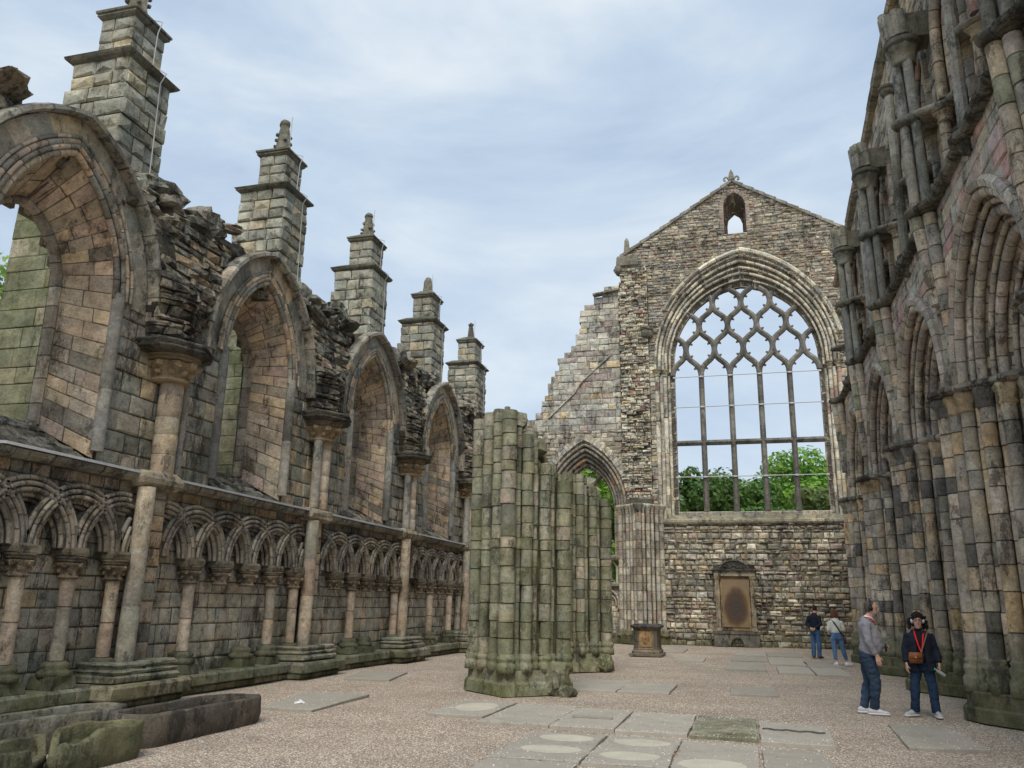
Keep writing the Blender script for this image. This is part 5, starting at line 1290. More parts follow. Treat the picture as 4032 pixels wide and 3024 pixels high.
sweep(mb, [(-.40 + .57 * math.cos(PI * i / 16), YF + .03, 3.275 + .355 * math.sin(PI * i / 16)) for i in range(17)], Vector((0, -1, 0)), circle(.03, 6), 3, [(1, (.075, .075, .07))], rg); mb.build('fan_ribs', M['black'], pm)
for cx_ in (-1.14, .34): plate('side_scroll', [(cx_ + .16 * math.cos(PI * i / 10), 3.272 + .17 * math.sin(PI * i / 10)) for i in range(11)], YF + .05, 38.96, (.085, .085, .08))
# panel with its brown scorch, a stain with a shape of its own
mt, n, l, b = node_mat('scorched_panel')
g_ = n.new('ShaderNodeNewGeometry').outputs['Position']; sp_ = n.new('ShaderNodeSeparateXYZ'); l.new(g_, sp_.inputs[0])
dx = math_(n, l, 'DIVIDE', math_(n, l, 'ADD', sp_.outputs['X'], .40), .56); dz = math_(n, l, 'DIVIDE', math_(n, l, 'SUBTRACT', sp_.outputs['Z'], 1.65), .92)
rr_ = math_(n, l, 'ADD', math_(n, l, 'MULTIPLY', dx, dx), math_(n, l, 'MULTIPLY', dz, dz))
rr_ = math_(n, l, 'ADD', rr_, math_(n, l, 'MULTIPLY', math_(n, l, 'SUBTRACT', noise_node(n, l, g_, 2.5, 7, .65), .5), 1.0))
rp = n.new('ShaderNodeValToRGB'); E_ = rp.color_ramp.elements; E_[0].position = 0; E_[0].color = (.055, .045, .04, 1); E_[1].position = 1; E_[1].color = (.27, .2, .12, 1)
for ps, cc in ((.4, (.075, .05, .035)), (.68, (.15, .085, .04)), (.82, (.21, .14, .075))): e = E_.new(ps); e.color = cc + (1,)
l.new(rr_, rp.inputs[0]); l.new(mixc(n, l, mrange(n, l, noise_node(n, l, g_, 20, 6, .7), .35, .65, 0, .5), rp.outputs[0], (.12, .09, .06)), b.inputs['Base Color'])
b.inputs['Roughness'].default_value = .75
M['scorch'] = mt
plate('inscription_panel', [(-.95, .8), (.15, .8), (.15, 2.82), (-.95, 2.82)], YF + .08, YF + .118, (.3, .2, .1), mat='scorch')
# ================================================================ trees
def leaf_mat(name, c1, c2):
    mt, n, l, b = node_mat(name); at = n.new('ShaderNodeAttribute'); at.attribute_name = 'Col'
    l.new(at.outputs['Color'], b.inputs['Base Color']); b.inputs['Roughness'].default_value = .55; b.inputs['Specular IOR Level'].default_value = .3
    tr = n.new('ShaderNodeBsdfTranslucent'); l.new(at.outputs['Color'], tr.inputs['Color']); mxs = n.new('ShaderNodeMixShader'); mxs.inputs[0].default_value = .35
    l.new(b.outputs[0], mxs.inputs[1]); l.new(tr.outputs[0], mxs.inputs[2]); o = [q for q in n if q.type == 'OUTPUT_MATERIAL'][0]; l.new(mxs.outputs[0], o.inputs[0]); return mt
ML = leaf_mat('leaves', 0, 0); MBK = plain('bark', (.09, .075, .055), .9, 6, .4, .8, 12)
def tree(x, y, h, rx_, rz_, base, label, c0, seed, n=9000, ls=.34, clumps=60):
    r = random.Random(seed); R_ = root('broadleaf_tree', (x, y, 0), label, 'tree', 'leafy trees beyond the ruin')
    mb = MB(); NYv = Vector((0, -1, 0))
    def limb(a, b, r0, r1):
        m_ = (a + b) / 2 + Vector((r.uniform(-.3, .3), r.uniform(-.3, .3), 0)); pts = [a, m_, b]; vs = []; k = 7
        for i, p in enumerate(pts):
            rr = r0 + (r1 - r0) * i / 2; vs += [(p.x + rr * math.cos(2 * PI * q / k), p.y + rr * math.sin(2 * PI * q / k), p.z) for q in range(k)]
        mb.add(vs, [(i * k + q, i * k + (q + 1) % k, (i + 1) * k + (q + 1) % k, (i + 1) * k + q) for i in range(2) for q in range(k)], (.1, .08, .06), True)
    top = Vector((x, y, base + (h - base) * .45)); limb(Vector((x, y, -.3)), top, h * .03, h * .018)
    cl = []
    cz = (base + h) / 2
    while len(cl) < clumps:
        d = Vector((r.gauss(0, 1), r.gauss(0, 1), r.gauss(0, 1))).normalized() * r.uniform(.45, 1) ** .6
        p = Vector((x + d.x * rx_ * .82, y + d.y * rx_ * .82, cz + d.z * (h - base) / 2 * .84)); cl.append((p, r.uniform(.7, 1.3) * rz_))
    for p, s in cl[::2]: limb(top + Vector((0, 0, r.uniform(-1.5, .5))), p, h * .011, h * .003)
    mb.build('trunk', MBK, R_)
    mb = MB(); per = n // clumps
    for p, s in cl:
        kc = r.uniform(.7, 1.25); hue = r.uniform(-.1, .14)
        for _ in range(per):
            d = Vector((r.gauss(0, 1), r.gauss(0, 1), r.gauss(0, 1))).normalized(); rr = s * r.uniform(.55, 1.08)
            q = p + Vector((d.x * rr, d.y * rr, d.z * rr * .75)); nn = (d + Vector((r.uniform(-.8, .8), r.uniform(-.8, .8), r.uniform(-.3, .9)))).normalized()
            a = nn.cross(Vector((r.random(), r.random(), r.random()))).normalized(); b2 = nn.cross(a); z = ls * r.uniform(.6, 1.3)
            k = kc * r.uniform(.75, 1.3); col = (1.95 * c0[0] * k * (1 + hue), 1.95 * c0[1] * k, 1.8 * c0[2] * k)
            mb.add([q - a * z * .5, q + b2 * z * .33 + nn * z * .08, q + a * z * .5, q - b2 * z * .33 + nn * z * .08], [(0, 1, 2, 3)], col)
    mb.build('crown', ML, R_)
tree(-2.6, 56, 10.9, 3.6, 1.1, 1.5, 'rounded dark green tree behind the left lights of the great window', (.062, .115, .03), 1, 12000)
tree(.6, 57.5, 11.0, 2.9, 1.0, 2, 'mid green tree seen between the middle mullions', (.07, .13, .032), 2, 10000)
tree(4.3, 63, 13.0, 3.9, 1.2, 2, 'tallest bright green tree behind the right lights of the great window', (.095, .185, .03), 3, 13000)
tree(4.9, 53, 9.3, 2.9, .9, 1, 'lower olive green tree in the right corner of the great window', (.085, .115, .04), 4, 10000)
tree(8.6, 58, 11.3, 3.2, 1.1, 1, 'tree mostly hidden behind the nave wall at the far right of the window', (.08, .14, .035), 5, 6000)
tree(-10.2, 54, 12.8, 4.2, 1.1, .8, 'bright green tree seen through the aisle arch', (.105, .195, .035), 6, 14000)
tree(-6.6, 60, 9.5, 3.2, 1.1, .5, 'tree hidden mostly by the clustered respond, right of the aisle arch', (.08, .15, .035), 7, 6000)
tree(-23.5, 20.5, 14.2, 3.4, 1.0, 2, 'pale leafy tree outside the nearest aisle window', (.12, .18, .045), 8, 13000, .2)
tree(-1.0, 70, 12.0, 4.5, 1.3, 2, 'hazy green tree farthest behind the centre of the great window', (.065, .125, .032), 11, 9000)
tree(5.5, 74, 13.2, 5, 1.4, 2, 'distant tree filling the gap behind the tallest bright green one', (.07, .14, .032), 12, 9000)
tree(-12.5, 66, 13.0, 4.5, 1.3, .5, 'distant tree behind the bright one in the aisle arch', (.085, .16, .035), 13, 9000)

# ================================================================ people
V3 = Vector
def loft(mb, st, col, n=12, ref=(1, 0, 0)):
    """closed tube through stations (point, half-width, half-depth)"""
    ps = [V3(s[0]) for s in st]; vs = []
    for i, s in enumerate(st):
        t = (ps[min(len(ps) - 1, i + 1)] - ps[max(0, i - 1)]).normalized(); x = V3(ref); x = (x - t * x.dot(t))
        x = x.normalized() if x.length > .05 else V3((0, 1, 0)); y = t.cross(x)
        for k in range(n): a = 2 * PI * k / n; vs.append(ps[i] + x * math.cos(a) * s[1] + y * math.sin(a) * s[2])
    m_ = len(st)
    fs = [(q * n + i, q * n + (i + 1) % n, (q + 1) * n + (i + 1) % n, (q + 1) * n + i) for q in range(m_ - 1) for i in range(n)]
    c0 = ps[0] + (ps[0] - ps[1]).normalized() * min(st[0][1], st[0][2]) * .5; c1 = ps[-1] + (ps[-1] - ps[-2]).normalized() * min(st[-1][1], st[-1][2]) * .5
    vs += [c0, c1]; fs += [(i, m_ * n, (i + 1) % n) for i in range(n)] + [((m_ - 1) * n + i, (m_ - 1) * n + (i + 1) % n, m_ * n + 1) for i in range(n)]
    mb.add(vs, fs, col, True)
def ell(mb, c, rx_, ry_, rz_, col=(1, 1, 1), n=12):
    c = V3(c); loft(mb, [(c + V3((0, 0, rz_ * math.sin(a))), rx_ * math.cos(a), ry_ * math.cos(a)) for a in [math.radians(q) for q in (-75, -50, -25, 0, 25, 50, 75)]], col, n)
def lerp_(a, b, t): return V3(a).lerp(V3(b), t)
def bent(a, b, c, r0, r1, r2, k=1.0, col=(1, 1, 1), mb=None, dk=1.0):
    """a limb with a joint in the middle; dk = depth factor"""
    st = [(a, r0, r0 * dk), (lerp_(a, b, .5), (r0 + r1) / 2 * k, (r0 + r1) / 2 * k * dk), (lerp_(a, b, .88), r1, r1 * dk), (b, r1, r1 * dk), (lerp_(b, c, .15), r1, r1 * dk), (lerp_(b, c, .45), (r1 + r2) / 2 * k, (r1 + r2) / 2 * k * dk), (c, r2, r2 * dk)]
    loft(mb, st, col)
def hand(mb, w_, d, side, palm, curl=.5, s=1.0):
    """w_ wrist, d direction of the hand, side = thumb direction, palm = palm normal"""
    d = V3(d).normalized(); side = V3(side); side = (side - d * side.dot(d)).normalized(); pn = V3(palm); pn = (pn - d * pn.dot(d) - side * pn.dot(side)).normalized(); w_ = V3(w_)
    kn = w_ + d * .085 * s
    loft(mb, [(w_ - d * .02, .026 * s, .02 * s), (w_ + d * .03 * s, .036 * s, .017 * s), (w_ + d * .07 * s, .042 * s, .016 * s), (kn + d * .005, .04 * s, .014 * s)], (1, 1, 1), 10, side)
    for k, ln in enumerate((.072, .08, .074, .058)):
        b = kn + side * (.030 - .02 * k) * s; L_ = ln * s; c = curl * (1 + .12 * k)
        p1 = b + (d * math.cos(c * .4) + pn * math.sin(c * .4)) * L_ * .45; p2 = p1 + (d * math.cos(c * 1.1) + pn * math.sin(c * 1.1)) * L_ * .33; p3 = p2 + (d * math.cos(c * 1.7) + pn * math.sin(c * 1.7)) * L_ * .25
        loft(mb, [(b - d * .01, .0095 * s, .009 * s), (p1, .009 * s, .0085 * s), (p2, .008 * s, .0078 * s), (p3, .0065 * s, .0065 * s)], (1, 1, 1), 7, side)
    b = w_ + d * .025 * s + side * .03 * s; p1 = b + (d * .6 + side * .7 + pn * .25).normalized() * .04 * s; p2 = p1 + (d * .9 + side * .25 + pn * .35).normalized() * .032 * s
    loft(mb, [(b - side * .01, .013 * s, .012 * s), (p1, .011 * s, .010 * s), (p2, .008 * s, .008 * s)], (1, 1, 1), 7, side)
def head(mb, c, f, s=1.0, neck=None):
    """c centre, f facing direction (horizontal)"""
    c = V3(c); f = V3(f).normalized(); r = V3((-f.y, f.x, 0)); u = V3((0, 0, 1))
    st = []
    for z, w_, d_, o in ((-.115, .028, .03, .055), (-.105, .042, .05, .04), (-.08, .055, .068, .022), (-.05, .064, .082, .008), (-.02, .070, .09, .0), (.02, .074, .096, -.004), (.055, .074, .095, -.008), (.085, .066, .084, -.012), (.105, .05, .062, -.014), (.118, .026, .034, -.014)):
        st.append((c + u * z * s + f * o * s, w_ * s, d_ * s))
    loft(mb, st, (1, 1, 1), 18, r)
    loft(mb, [(c + f * .088 * s + u * .022 * s, .007 * s, .006), (c + f * .102 * s + u * .0, .010 * s, .011), (c + f * .112 * s - u * .018 * s, .014 * s, .013), (c + f * .094 * s - u * .03 * s, .013 * s, .01)], (1, 1, 1), 8, r)
    loft(mb, [(c + f * .089 * s - u * .056 * s - r * .02 * s, .004, .004), (c + f * .096 * s - u * .055 * s, .008, .008), (c + f * .089 * s - u * .056 * s + r * .02 * s, .004, .004)], (1, 1, 1), 8, u)
    ell(mb, c + f * .08 * s + u * .03 * s - r * .03 * s, .02 * s, .012 * s, .008 * s); ell(mb, c + f * .08 * s + u * .03 * s + r * .03 * s, .02 * s, .012 * s, .008 * s)
    for q in (-1, 1): loft(mb, [(c + r * .072 * q * s - u * .03 * s - f * .005, .012 * s, .008 * s), (c + r * .078 * q * s - f * .008, .017 * s, .009 * s), (c + r * .077 * q * s + u * .025 * s - f * .012, .015 * s, .008 * s)], (1, 1, 1), 8, f)
    if neck is not None: loft(mb, [(V3(neck) - u * .03, .07 * s, .065 * s), (V3(neck) + u * .02, .056 * s, .056 * s), (c - u * .09 * s - f * .012, .053 * s, .056 * s), (c - u * .05 * s - f * .02, .05 * s, .055 * s)], (1, 1, 1), 12, r)
def remesh(o, vox, disp=0, dscale=.1, smooth=2):
    m_ = o.modifiers.new('remesh', 'REMESH'); m_.mode = 'VOXEL'; m_.voxel_size = vox; m_.use_smooth_shade = True
    if smooth: s_ = o.modifiers.new('smooth', 'SMOOTH'); s_.factor = .5; s_.iterations = smooth
    if disp:
        tx = bpy.data.textures.new('folds', 'CLOUDS'); tx.noise_scale = dscale; tx.noise_depth = 3
        d_ = o.modifiers.new('folds', 'DISPLACE'); d_.texture = tx; d_.strength = disp; d_.mid_level = .5
    return o
def pmesh(fn, name, mat, parent, vox=0, disp=0, dscale=.1, smooth=2):
    mb = MB(); fn(mb); me = MB.build(mb, name, mat, None, True); me.parent = parent
    if vox: remesh(me, vox, disp, dscale, smooth)
    return me
def cloth(name, col, namp=.12, nsc=14): return plain(name, col, .85, nsc, namp, .35, 60)
SK = plain('skin', (.58, .35, .26), .5, 9, .1); EYE = plain('eye_dark', (.03, .025, .02), .3); LIP = plain('lips', (.42, .16, .14), .5)
def denim(name, col):
    mt, n, l, b = node_mat(name); g = n.new('ShaderNodeTexCoord').outputs['Object']
    q = mrange(n, l, noise_node(n, l, g, 3.2, 6, .6, vec=(1, 1, .5)), .35, .68, 0, 1)
    l.new(mixc(n, l, q, tuple(c * .6 for c in col), tuple(min(1, c * 1.6) for c in col)), b.inputs['Base Color'])
    bp = n.new('ShaderNodeBump'); bp.inputs['Strength'].default_value = .5; bp.inputs['Distance'].default_value = .02
    l.new(noise_node(n, l, g, 11, 5, .6, vec=(1, 1, 1.6)), bp.inputs['Height']); l.new(bp.outputs[0], b.inputs['Normal']); return mt
DEN = denim('dark_denim', (.035, .058, .095)); DEN2 = denim('blue_denim', (.06, .13, .25)); DEN3 = denim('navy_denim', (.022, .042, .085))
SOLE = plain('sole', (.7, .7, .69), .6)
def proot(loc, rz, label):
    o = root('person', loc, label, 'person'); o.rotation_euler = (0, 0, rz); return o
def shoe(parent, a, d, col, solecol=None, s=1.0, name='shoe'):
    """a = ankle point on ground, d = toe direction"""
    a = V3((a[0], a[1], 0)); d = V3((d[0], d[1], 0)).normalized(); r = V3((-d.y, d.x, 0)); u = V3((0, 0, 1))
    o = pmesh(lambda mb: loft(mb, [(a - d * .075 * s + u * .045, .030, .034), (a - d * .03 * s + u * .058, .039, .052), (a + d * .03 * s + u * .055, .041, .05), (a + d * .09 * s + u * .045, .043, .036), (a + d * .15 * s + u * .036, .044, .028), (a + d * .19 * s + u * .032, .034, .022)], (1, 1, 1), 14, r), name, col, parent)
    if solecol:
        def f(mb):
            pts = [(-.095, .03), (-.06, .042), (0, .042), (.06, .044), (.12, .05), (.17, .046), (.205, .03), (.215, .0)]; pl = [a + d * p * s + r * q for p, q in pts] + [a + d * p * s - r * q for p, q in pts[::-1][1:]]
            n_ = len(pl); mb.add([p + u * .002 for p in pl] + [p + u * .027 for p in pl], [tuple(range(n_))[::-1], tuple(range(n_, 2 * n_))] + [(i, (i + 1) % n_, n_ + (i + 1) % n_, n_ + i) for i in range(n_)], (1, 1, 1))
        so_ = pmesh(f, 'sole', solecol, parent); so_.parent = o
    return o
def strip(name, pts, w_, mat, parent, nrm=(0, -1, 0), th=.004):
    """a flat band along a path"""
    def f(mb):
        P_ = [V3(p) for p in pts]; vs = []
        for i, p in enumerate(P_):
            t = (P_[min(len(P_) - 1, i + 1)] - P_[max(0, i - 1)]).normalized(); s = t.cross(V3(nrm)).normalized() * w_ / 2; q = s.cross(t).normalized() * th
            vs += [p + s + q, p - s + q, p - s - q, p + s - q]
        fs = [(4 * i + k, 4 * i + (k + 1) % 4, 4 * i + 4 + (k + 1) % 4, 4 * i + 4 + k) for i in range(len(P_) - 1) for k in range(4)] + [(0, 1, 2, 3), (len(vs) - 1, len(vs) - 2, len(vs) - 3, len(vs) - 4)]
        mb.add(vs, fs, (1, 1, 1))
    return pmesh(f, name, mat, parent)
def headphones(parent, c, f, mat, s=1.0):
    c = V3(c); f = V3(f).normalized(); r = V3((-f.y, f.x, 0)); u = V3((0, 0, 1))
    def g(mb):
        for q in (-1, 1): loft(mb, [(c + r * q * .072 * s, .034 * s, .04 * s), (c + r * q * .085 * s, .038 * s, .044 * s), (c + r * q * .105 * s, .03 * s, .036 * s)], (1, 1, 1), 14, f)
        loft(mb, [(c + r * .098 * s * math.cos(a) + u * (.138 * s * math.sin(a) + .01), .013, .006) for a in [PI * i / 12 for i in range(13)]], (1, 1, 1), 8, f)
    return pmesh(g, 'headphones', mat, parent)
F = V3((0, -1, 0))
# ---------------- man in the grey jumper, profile
def man_grey():
    R_ = proot((1.96, 15.5, 0), math.radians(88), 'man in a grey jumper and jeans with black headphones, standing sideways to the camera')
    hc = (0, -.075, 1.665)
    def body(mb):
        head(mb, hc, F, 1.03, (0, .0, 1.49))
        loft(mb, [((0, .03, .9), .14, .10), ((0, -.02, 1.1), .15, .12), ((0, .01, 1.35), .16, .11), ((0, .02, 1.48), .10, .07)], (1, 1, 1))
        bent((-.19, .03, 1.42), (-.25, .03, 1.15), (-.23, -.08, .92), .04, .036, .026, mb=mb)
        bent((.19, .03, 1.42), (.25, -.0, 1.16), (.19, -.2, 1.04), .04, .036, .026, mb=mb)
        hand(mb, (-.23, -.085, .915), (-.0, -.18, -1), (.1, -1, -.1), (1, 0, 0), .5, 1.08)
        hand(mb, (.19, -.2, 1.04), (-.3, -.9, .1), (-.6, 0, .6), (0, 0, -1), 1.0, 1.05)
        bent((-.1, .03, .9), (-.11, -.05, .5), (-.11, .01, .08), .06, .05, .04, mb=mb); bent((.1, .03, .9), (.1, .04, .5), (.1, .15, .08), .06, .05, .04, mb=mb)
    pmesh(body, 'body', SK, R_, .0065)
    def jumper(mb):
        loft(mb, [((0, .02, .93), .175, .15), ((0, -.0, .98), .185, .175), ((0, -.035, 1.08), .19, .185), ((0, -.03, 1.2), .19, .175), ((0, .01, 1.32), .195, .15), ((0, .035, 1.42), .185, .12), ((0, .03, 1.475), .13, .085), ((0, .01, 1.51), .075, .07)], (1, 1, 1), 18)
        bent((-.17, .04, 1.42), (-.245, .035, 1.15), (-.232, -.065, .945), .075, .062, .046, mb=mb); bent((.17, .04, 1.42), (.245, .0, 1.16), (.2, -.18, 1.05), .075, .062, .046, mb=mb)
    pmesh(jumper, 'jumper', cloth('grey_wool', (.27, .265, .29), .14, 5), R_, .010, .032, .09)
    def trousers(mb):
        loft(mb, [((0, .05, .78), .16, .12), ((0, .045, .88), .172, .14), ((0, .03, .95), .17, .145)], (1, 1, 1), 16)
        bent((-.09, .04, .85), (-.105, -.035, .5), (-.11, .015, .09), .105, .078, .062, mb=mb, dk=1.1); bent((.09, .05, .85), (.1, .05, .5), (.1, .155, .09), .105, .078, .062, mb=mb, dk=1.1)
    pmesh(trousers, 'trousers', DEN, R_, .011, .05, .08)
    WH = plain('white_mesh_shoe', (.62, .60, .62), .7, 30, .15)
    shoe(R_, (-.11, .02), (-.05, -1), WH, SOLE, 1.12); shoe(R_, (.1, .16), (.1, -1), WH, SOLE, 1.12)
    def hair(mb):
        c = V3(hc)
        loft(mb, [(c + V3((0, .045, -.06)), .062, .045), (c + V3((0, .035, -.02)), .077, .07), (c + V3((0, .025, .03)), .083, .088), (c + V3((0, .012, .075)), .078, .094), (c + V3((0, .008, .105)), .062, .076), (c + V3((0, .01, .125)), .03, .04)], (1, 1, 1), 16)
    pmesh(hair, 'hair', plain('greying_hair', (.10, .085, .075), .9, 60, .5, .6, 90), R_, .006, .012, .03)
    def beard(mb):
        c = V3(hc); loft(mb, [(c + V3((0, -.055, -.122)), .025, .028), (c + V3((0, -.05, -.1)), .05, .056), (c + V3((0, -.03, -.075)), .062, .073)], (1, 1, 1), 14)
    pmesh(beard, 'beard', plain('grey_stubble', (.27, .2, .165), .9, 60, .3), R_)
    for q in (-1, 1): pmesh(lambda mb: ell(mb, V3(hc) + V3((q * .031, -.092, .012)), .012, .006, .007), 'eye', EYE, R_)
    headphones(R_, V3(hc) + V3((0, .012, 0)), F, plain('black_plastic', (.02, .02, .022), .4))
    def collar(mb):
        loft(mb, [((0, .0, 1.49), .082, .078), ((0, -.005, 1.535), .07, .066)], (1, 1, 1), 16)
        loft(mb, [((-.05, -.06, 1.53), .02, .008), ((-.045, -.105, 1.46), .025, .008)], (1, 1, 1), 8); loft(mb, [((.05, -.06, 1.53), .02, .008), ((.045, -.105, 1.46), .025, .008)], (1, 1, 1), 8)
    pmesh(collar, 'shirt_collar', cloth('white_cotton', (.75, .75, .76)), R_)
    RED = plain('red_ribbon', (.62, .02, .04), .6)
    strip('lanyard', [(-.07, .05, 1.525), (-.092, -.02, 1.515), (-.08, -.085, 1.475), (-.06, -.12, 1.43)], .014, RED, R_, (-1, -.5, .2))
    def rd(mb): rings(mb, -.03, .03, -.25, -.235, [(0, .99), (0, 1.12)], (1, 1, 1))
    o = pmesh(lambda mb: rings(mb, -.028, .028, -.262, -.235, [(0, .98), (0, 1.1)], (1, 1, 1)), 'audio_guide', plain('guide_plastic', (.02, .02, .03), .35), R_)
man_grey()
# ---------------- woman in the dark jacket facing the camera
def woman_dark():
    R_ = proot((2.72, 15.45, 0), math.radians(-6), 'woman in a dark jacket with a red lanyard and white headphones, facing the camera')
    hc = (.0, -.045, 1.485)
    def body(mb):
        head(mb, hc, F, .95, (0, .0, 1.33))
        loft(mb, [((0, .02, .84), .13, .09), ((0, 0, 1.0), .12, .09), ((0, 0, 1.2), .13, .095), ((0, .01, 1.32), .08, .06)], (1, 1, 1))
        bent((-.16, .02, 1.27), (-.215, .03, 1.02), (-.225, -.04, .80), .035, .03, .022, mb=mb); bent((.16, .02, 1.27), (.225, .03, 1.02), (.255, -.06, .81), .035, .03, .022, mb=mb)
        hand(mb, (-.225, -.045, .79), (.02, -.1, -1), (.4, -.8, 0), (1, .2, 0), .55, .92); hand(mb, (.255, -.065, .80), (.0, -.25, -.9), (-.3, -.9, .2), (-1, .2, 0), 1.1, .92)
        bent((-.09, .02, .84), (-.13, -.01, .46), (-.165, .03, .08), .055, .045, .036, mb=mb); bent((.09, .02, .84), (.125, -.01, .46), (.15, .03, .08), .055, .045, .036, mb=mb)
    pmesh(body, 'body', SK, R_, .0065)
    pmesh(lambda mb: loft(mb, [((0, .0, .85), .145, .105), ((0, -.005, 1.0), .135, .11), ((0, -.015, 1.17), .145, .12), ((0, .0, 1.27), .11, .085), ((0, -.004, 1.33), .062, .06), ((0, -.012, 1.37), .056, .056)], (1, 1, 1), 16), 'turtleneck', cloth('black_knit', (.012, .012, .014)), R_, .01)
    def jacket(mb):
        # a coat open at the front: loft cut by leaving a gap of stations across the chest
        prof = [(.70, .205, .145), (.78, .20, .15), (.92, .18, .14), (1.05, .17, .135), (1.18, .175, .13), (1.26, .165, .105), (1.30, .12, .085), (1.34, .08, .07)]
        vs = []; n = 22
        for z, w_, d_ in prof:
            g = .30 + .05 * (1.34 - z)
            for th in (0, .016):
                for k in range(n): a = -PI / 2 + g + (2 * PI - 2 * g) * k / (n - 1); vs.append(V3(((w_ + th) * math.cos(a), (d_ + th) * math.sin(a) + .008, z)))
        fs = []; m_ = len(prof)
        for q in range(m_ - 1):
            for k in range(n - 1):
                a = q * 2 * n + k; fs += [(a, a + 2 * n, a + 2 * n + 1, a + 1), (a + n, a + n + 1, a + 3 * n + 1, a + 3 * n)]
            for e_ in (0, n - 1): a = q * 2 * n + e_; fs.append((a, a + n, a + 3 * n, a + 2 * n) if e_ == 0 else (a, a + 2 * n, a + 3 * n, a + n))
        for q in (0, m_ - 1):
            for k in range(n - 1): a = q * 2 * n + k; fs.append((a, a + 1, a + n + 1, a + n) if q == 0 else (a, a + n, a + n + 1, a + 1))
        mb.add(vs, fs, (1, 1, 1), True)
        bent((-.155, .02, 1.265), (-.225, .03, 1.02), (-.23, -.035, .835), .066, .058, .048, mb=mb); bent((.155, .02, 1.265), (.235, .03, 1.02), (.258, -.05, .845), .066, .058, .048, mb=mb)
    jk = pmesh(jacket, 'jacket', cloth('navy_waxed_cotton', (.016, .02, .032)), R_, .009, .028, .08, 1)
    def tr(mb):
        loft(mb, [((0, .03, .72), .155, .11), ((0, .025, .8), .165, .12), ((0, .02, .88), .15, .11)], (1, 1, 1), 16)
        bent((-.085, .025, .78), (-.13, -.005, .46), (-.16, .03, .07), .095, .073, .068, mb=mb); bent((.085, .025, .78), (.125, -.005, .46), (.15, .03, .07), .095, .073, .068, mb=mb)
    pmesh(tr, 'jeans', DEN3, R_, .011, .035, .08)
    GS = plain('grey_shoe', (.42, .43, .43), .7, 30, .2)
    shoe(R_, (-.175, .02), (-.75, -.65), GS, SOLE, .95); shoe(R_, (.16, .02), (.15, -1), GS, SOLE, .95)
    def hair(mb):
        r = random.Random(4); c = V3(hc)
        loft(mb, [(c + V3((0, .055, -.08)), .085, .05), (c + V3((0, .045, -.03)), .098, .07), (c + V3((0, .03, .03)), .098, .09), (c + V3((0, .004, .08)), .09, .102), (c + V3((0, .0, .115)), .07, .084), (c + V3((0, .0, .14)), .035, .045)], (1, 1, 1), 14)
        for _ in range(70):
            a = r.uniform(-.35, PI + .35); z = r.uniform(-.13, .06); rr = .112 + .02 * (z < 0)
            ell(mb, c + V3((math.cos(a) * rr, math.sin(a) * .08 + .015, z)), r.uniform(.018, .032), r.uniform(.018, .03), r.uniform(.018, .03), n=8)
        for _ in range(10): a = r.uniform(.1, PI - .1); ell(mb, c + V3((math.cos(a) * .07, -.03, .08 + .035 * math.sin(a))), .024, .02, .018, n=8)
    pmesh(hair, 'hair', plain('dark_curly_hair', (.022, .013, .010), .75, 60, .5, .8, 80), R_, .007, .02, .03, 1)
    c = V3(hc)
    for q in (-1, 1): pmesh(lambda mb: ell(mb, c + V3((q * .029, -.085, .012)), .011, .006, .006), 'eye', EYE, R_)
    pmesh(lambda mb: ell(mb, c + V3((0, -.091, -.053)), .021, .008, .008), 'lips', LIP, R_)
    def gl(mb):
        for q in (-1, 1):
            pts = [c + V3((q * .034 + .027 * math.cos(a), -.104, .012 + .02 * math.sin(a))) for a in [2 * PI * i / 12 for i in range(13)]]
            loft(mb, [(p, .0032, .0032) for p in pts], (1, 1, 1), 6, (0, 1, 0)); loft(mb, [(c + V3((q * .06, -.1, .018)), .003, .003), (c + V3((q * .075, -.0, .015)), .003, .003)], (1, 1, 1), 6, (0, 0, 1))
        loft(mb, [(c + V3((-.01, -.106, .016)), .003, .003), (c + V3((.01, -.106, .016)), .003, .003)], (1, 1, 1), 6, (0, 0, 1))
    pmesh(gl, 'glasses', plain('black_frame', (.01, .01, .01), .3), R_)
    headphones(R_, c + V3((0, .012, -.005)), F, plain('silver_plastic', (.55, .57, .62), .35), .98)
    RED = plain('red_lanyard_ribbon', (.75, .02, .03), .55)
    strip('lanyard', [(-.06, .02, 1.345), (-.068, -.07, 1.31), (-.055, -.135, 1.22), (-.03, -.15, 1.1), (0.005, -.15, .99)], .02, RED, R_)
    strip('lanyard', [(.06, .02, 1.345), (.068, -.07, 1.31), (.05, -.135, 1.22), (.03, -.15, 1.1), (0.015, -.15, .99)], .02, RED, R_)
    pmesh(lambda mb: rings(mb, -.02, .045, -.175, -.158, [(0, .88), (0, .98)], (1, 1, 1)), 'audio_guide', plain('guide_case', (.02, .02, .02), .35), R_)
    # the handbag hangs from her shoulder: a thing of its own
    B = root('shoulder_bag', (2.72, 15.45, .8), 'brown leather shoulder bag worn by the woman with the red lanyard', 'bag'); B.rotation_euler = (0, 0, math.radians(-6))
    LE = plain('brown_leather', (.23, .085, .035), .45, 8, .25); LE2 = plain('tan_strap', (.2, .12, .075), .6)
    bo = pmesh(lambda mb: rings(mb, -.185, .005, -.215, -.15, [(-.02, .02), (.0, .03), (.008, .1), (-.004, .18), (-.02, .19)], (1, 1, 1)), 'bag_body', LE, B)
    pmesh(lambda mb: rings(mb, -.18, .0, -.225, -.215, [(0, .09), (.004, .12), (.0, .19)], (1, 1, 1)), 'flap', LE, B)
    pmesh(lambda mb: rings(mb, -.1, -.08, -.232, -.224, [(0, .1), (0, .125)], (1, 1, 1)), 'clasp', plain('brass', (.7, .5, .2), .35, metal=1), B)
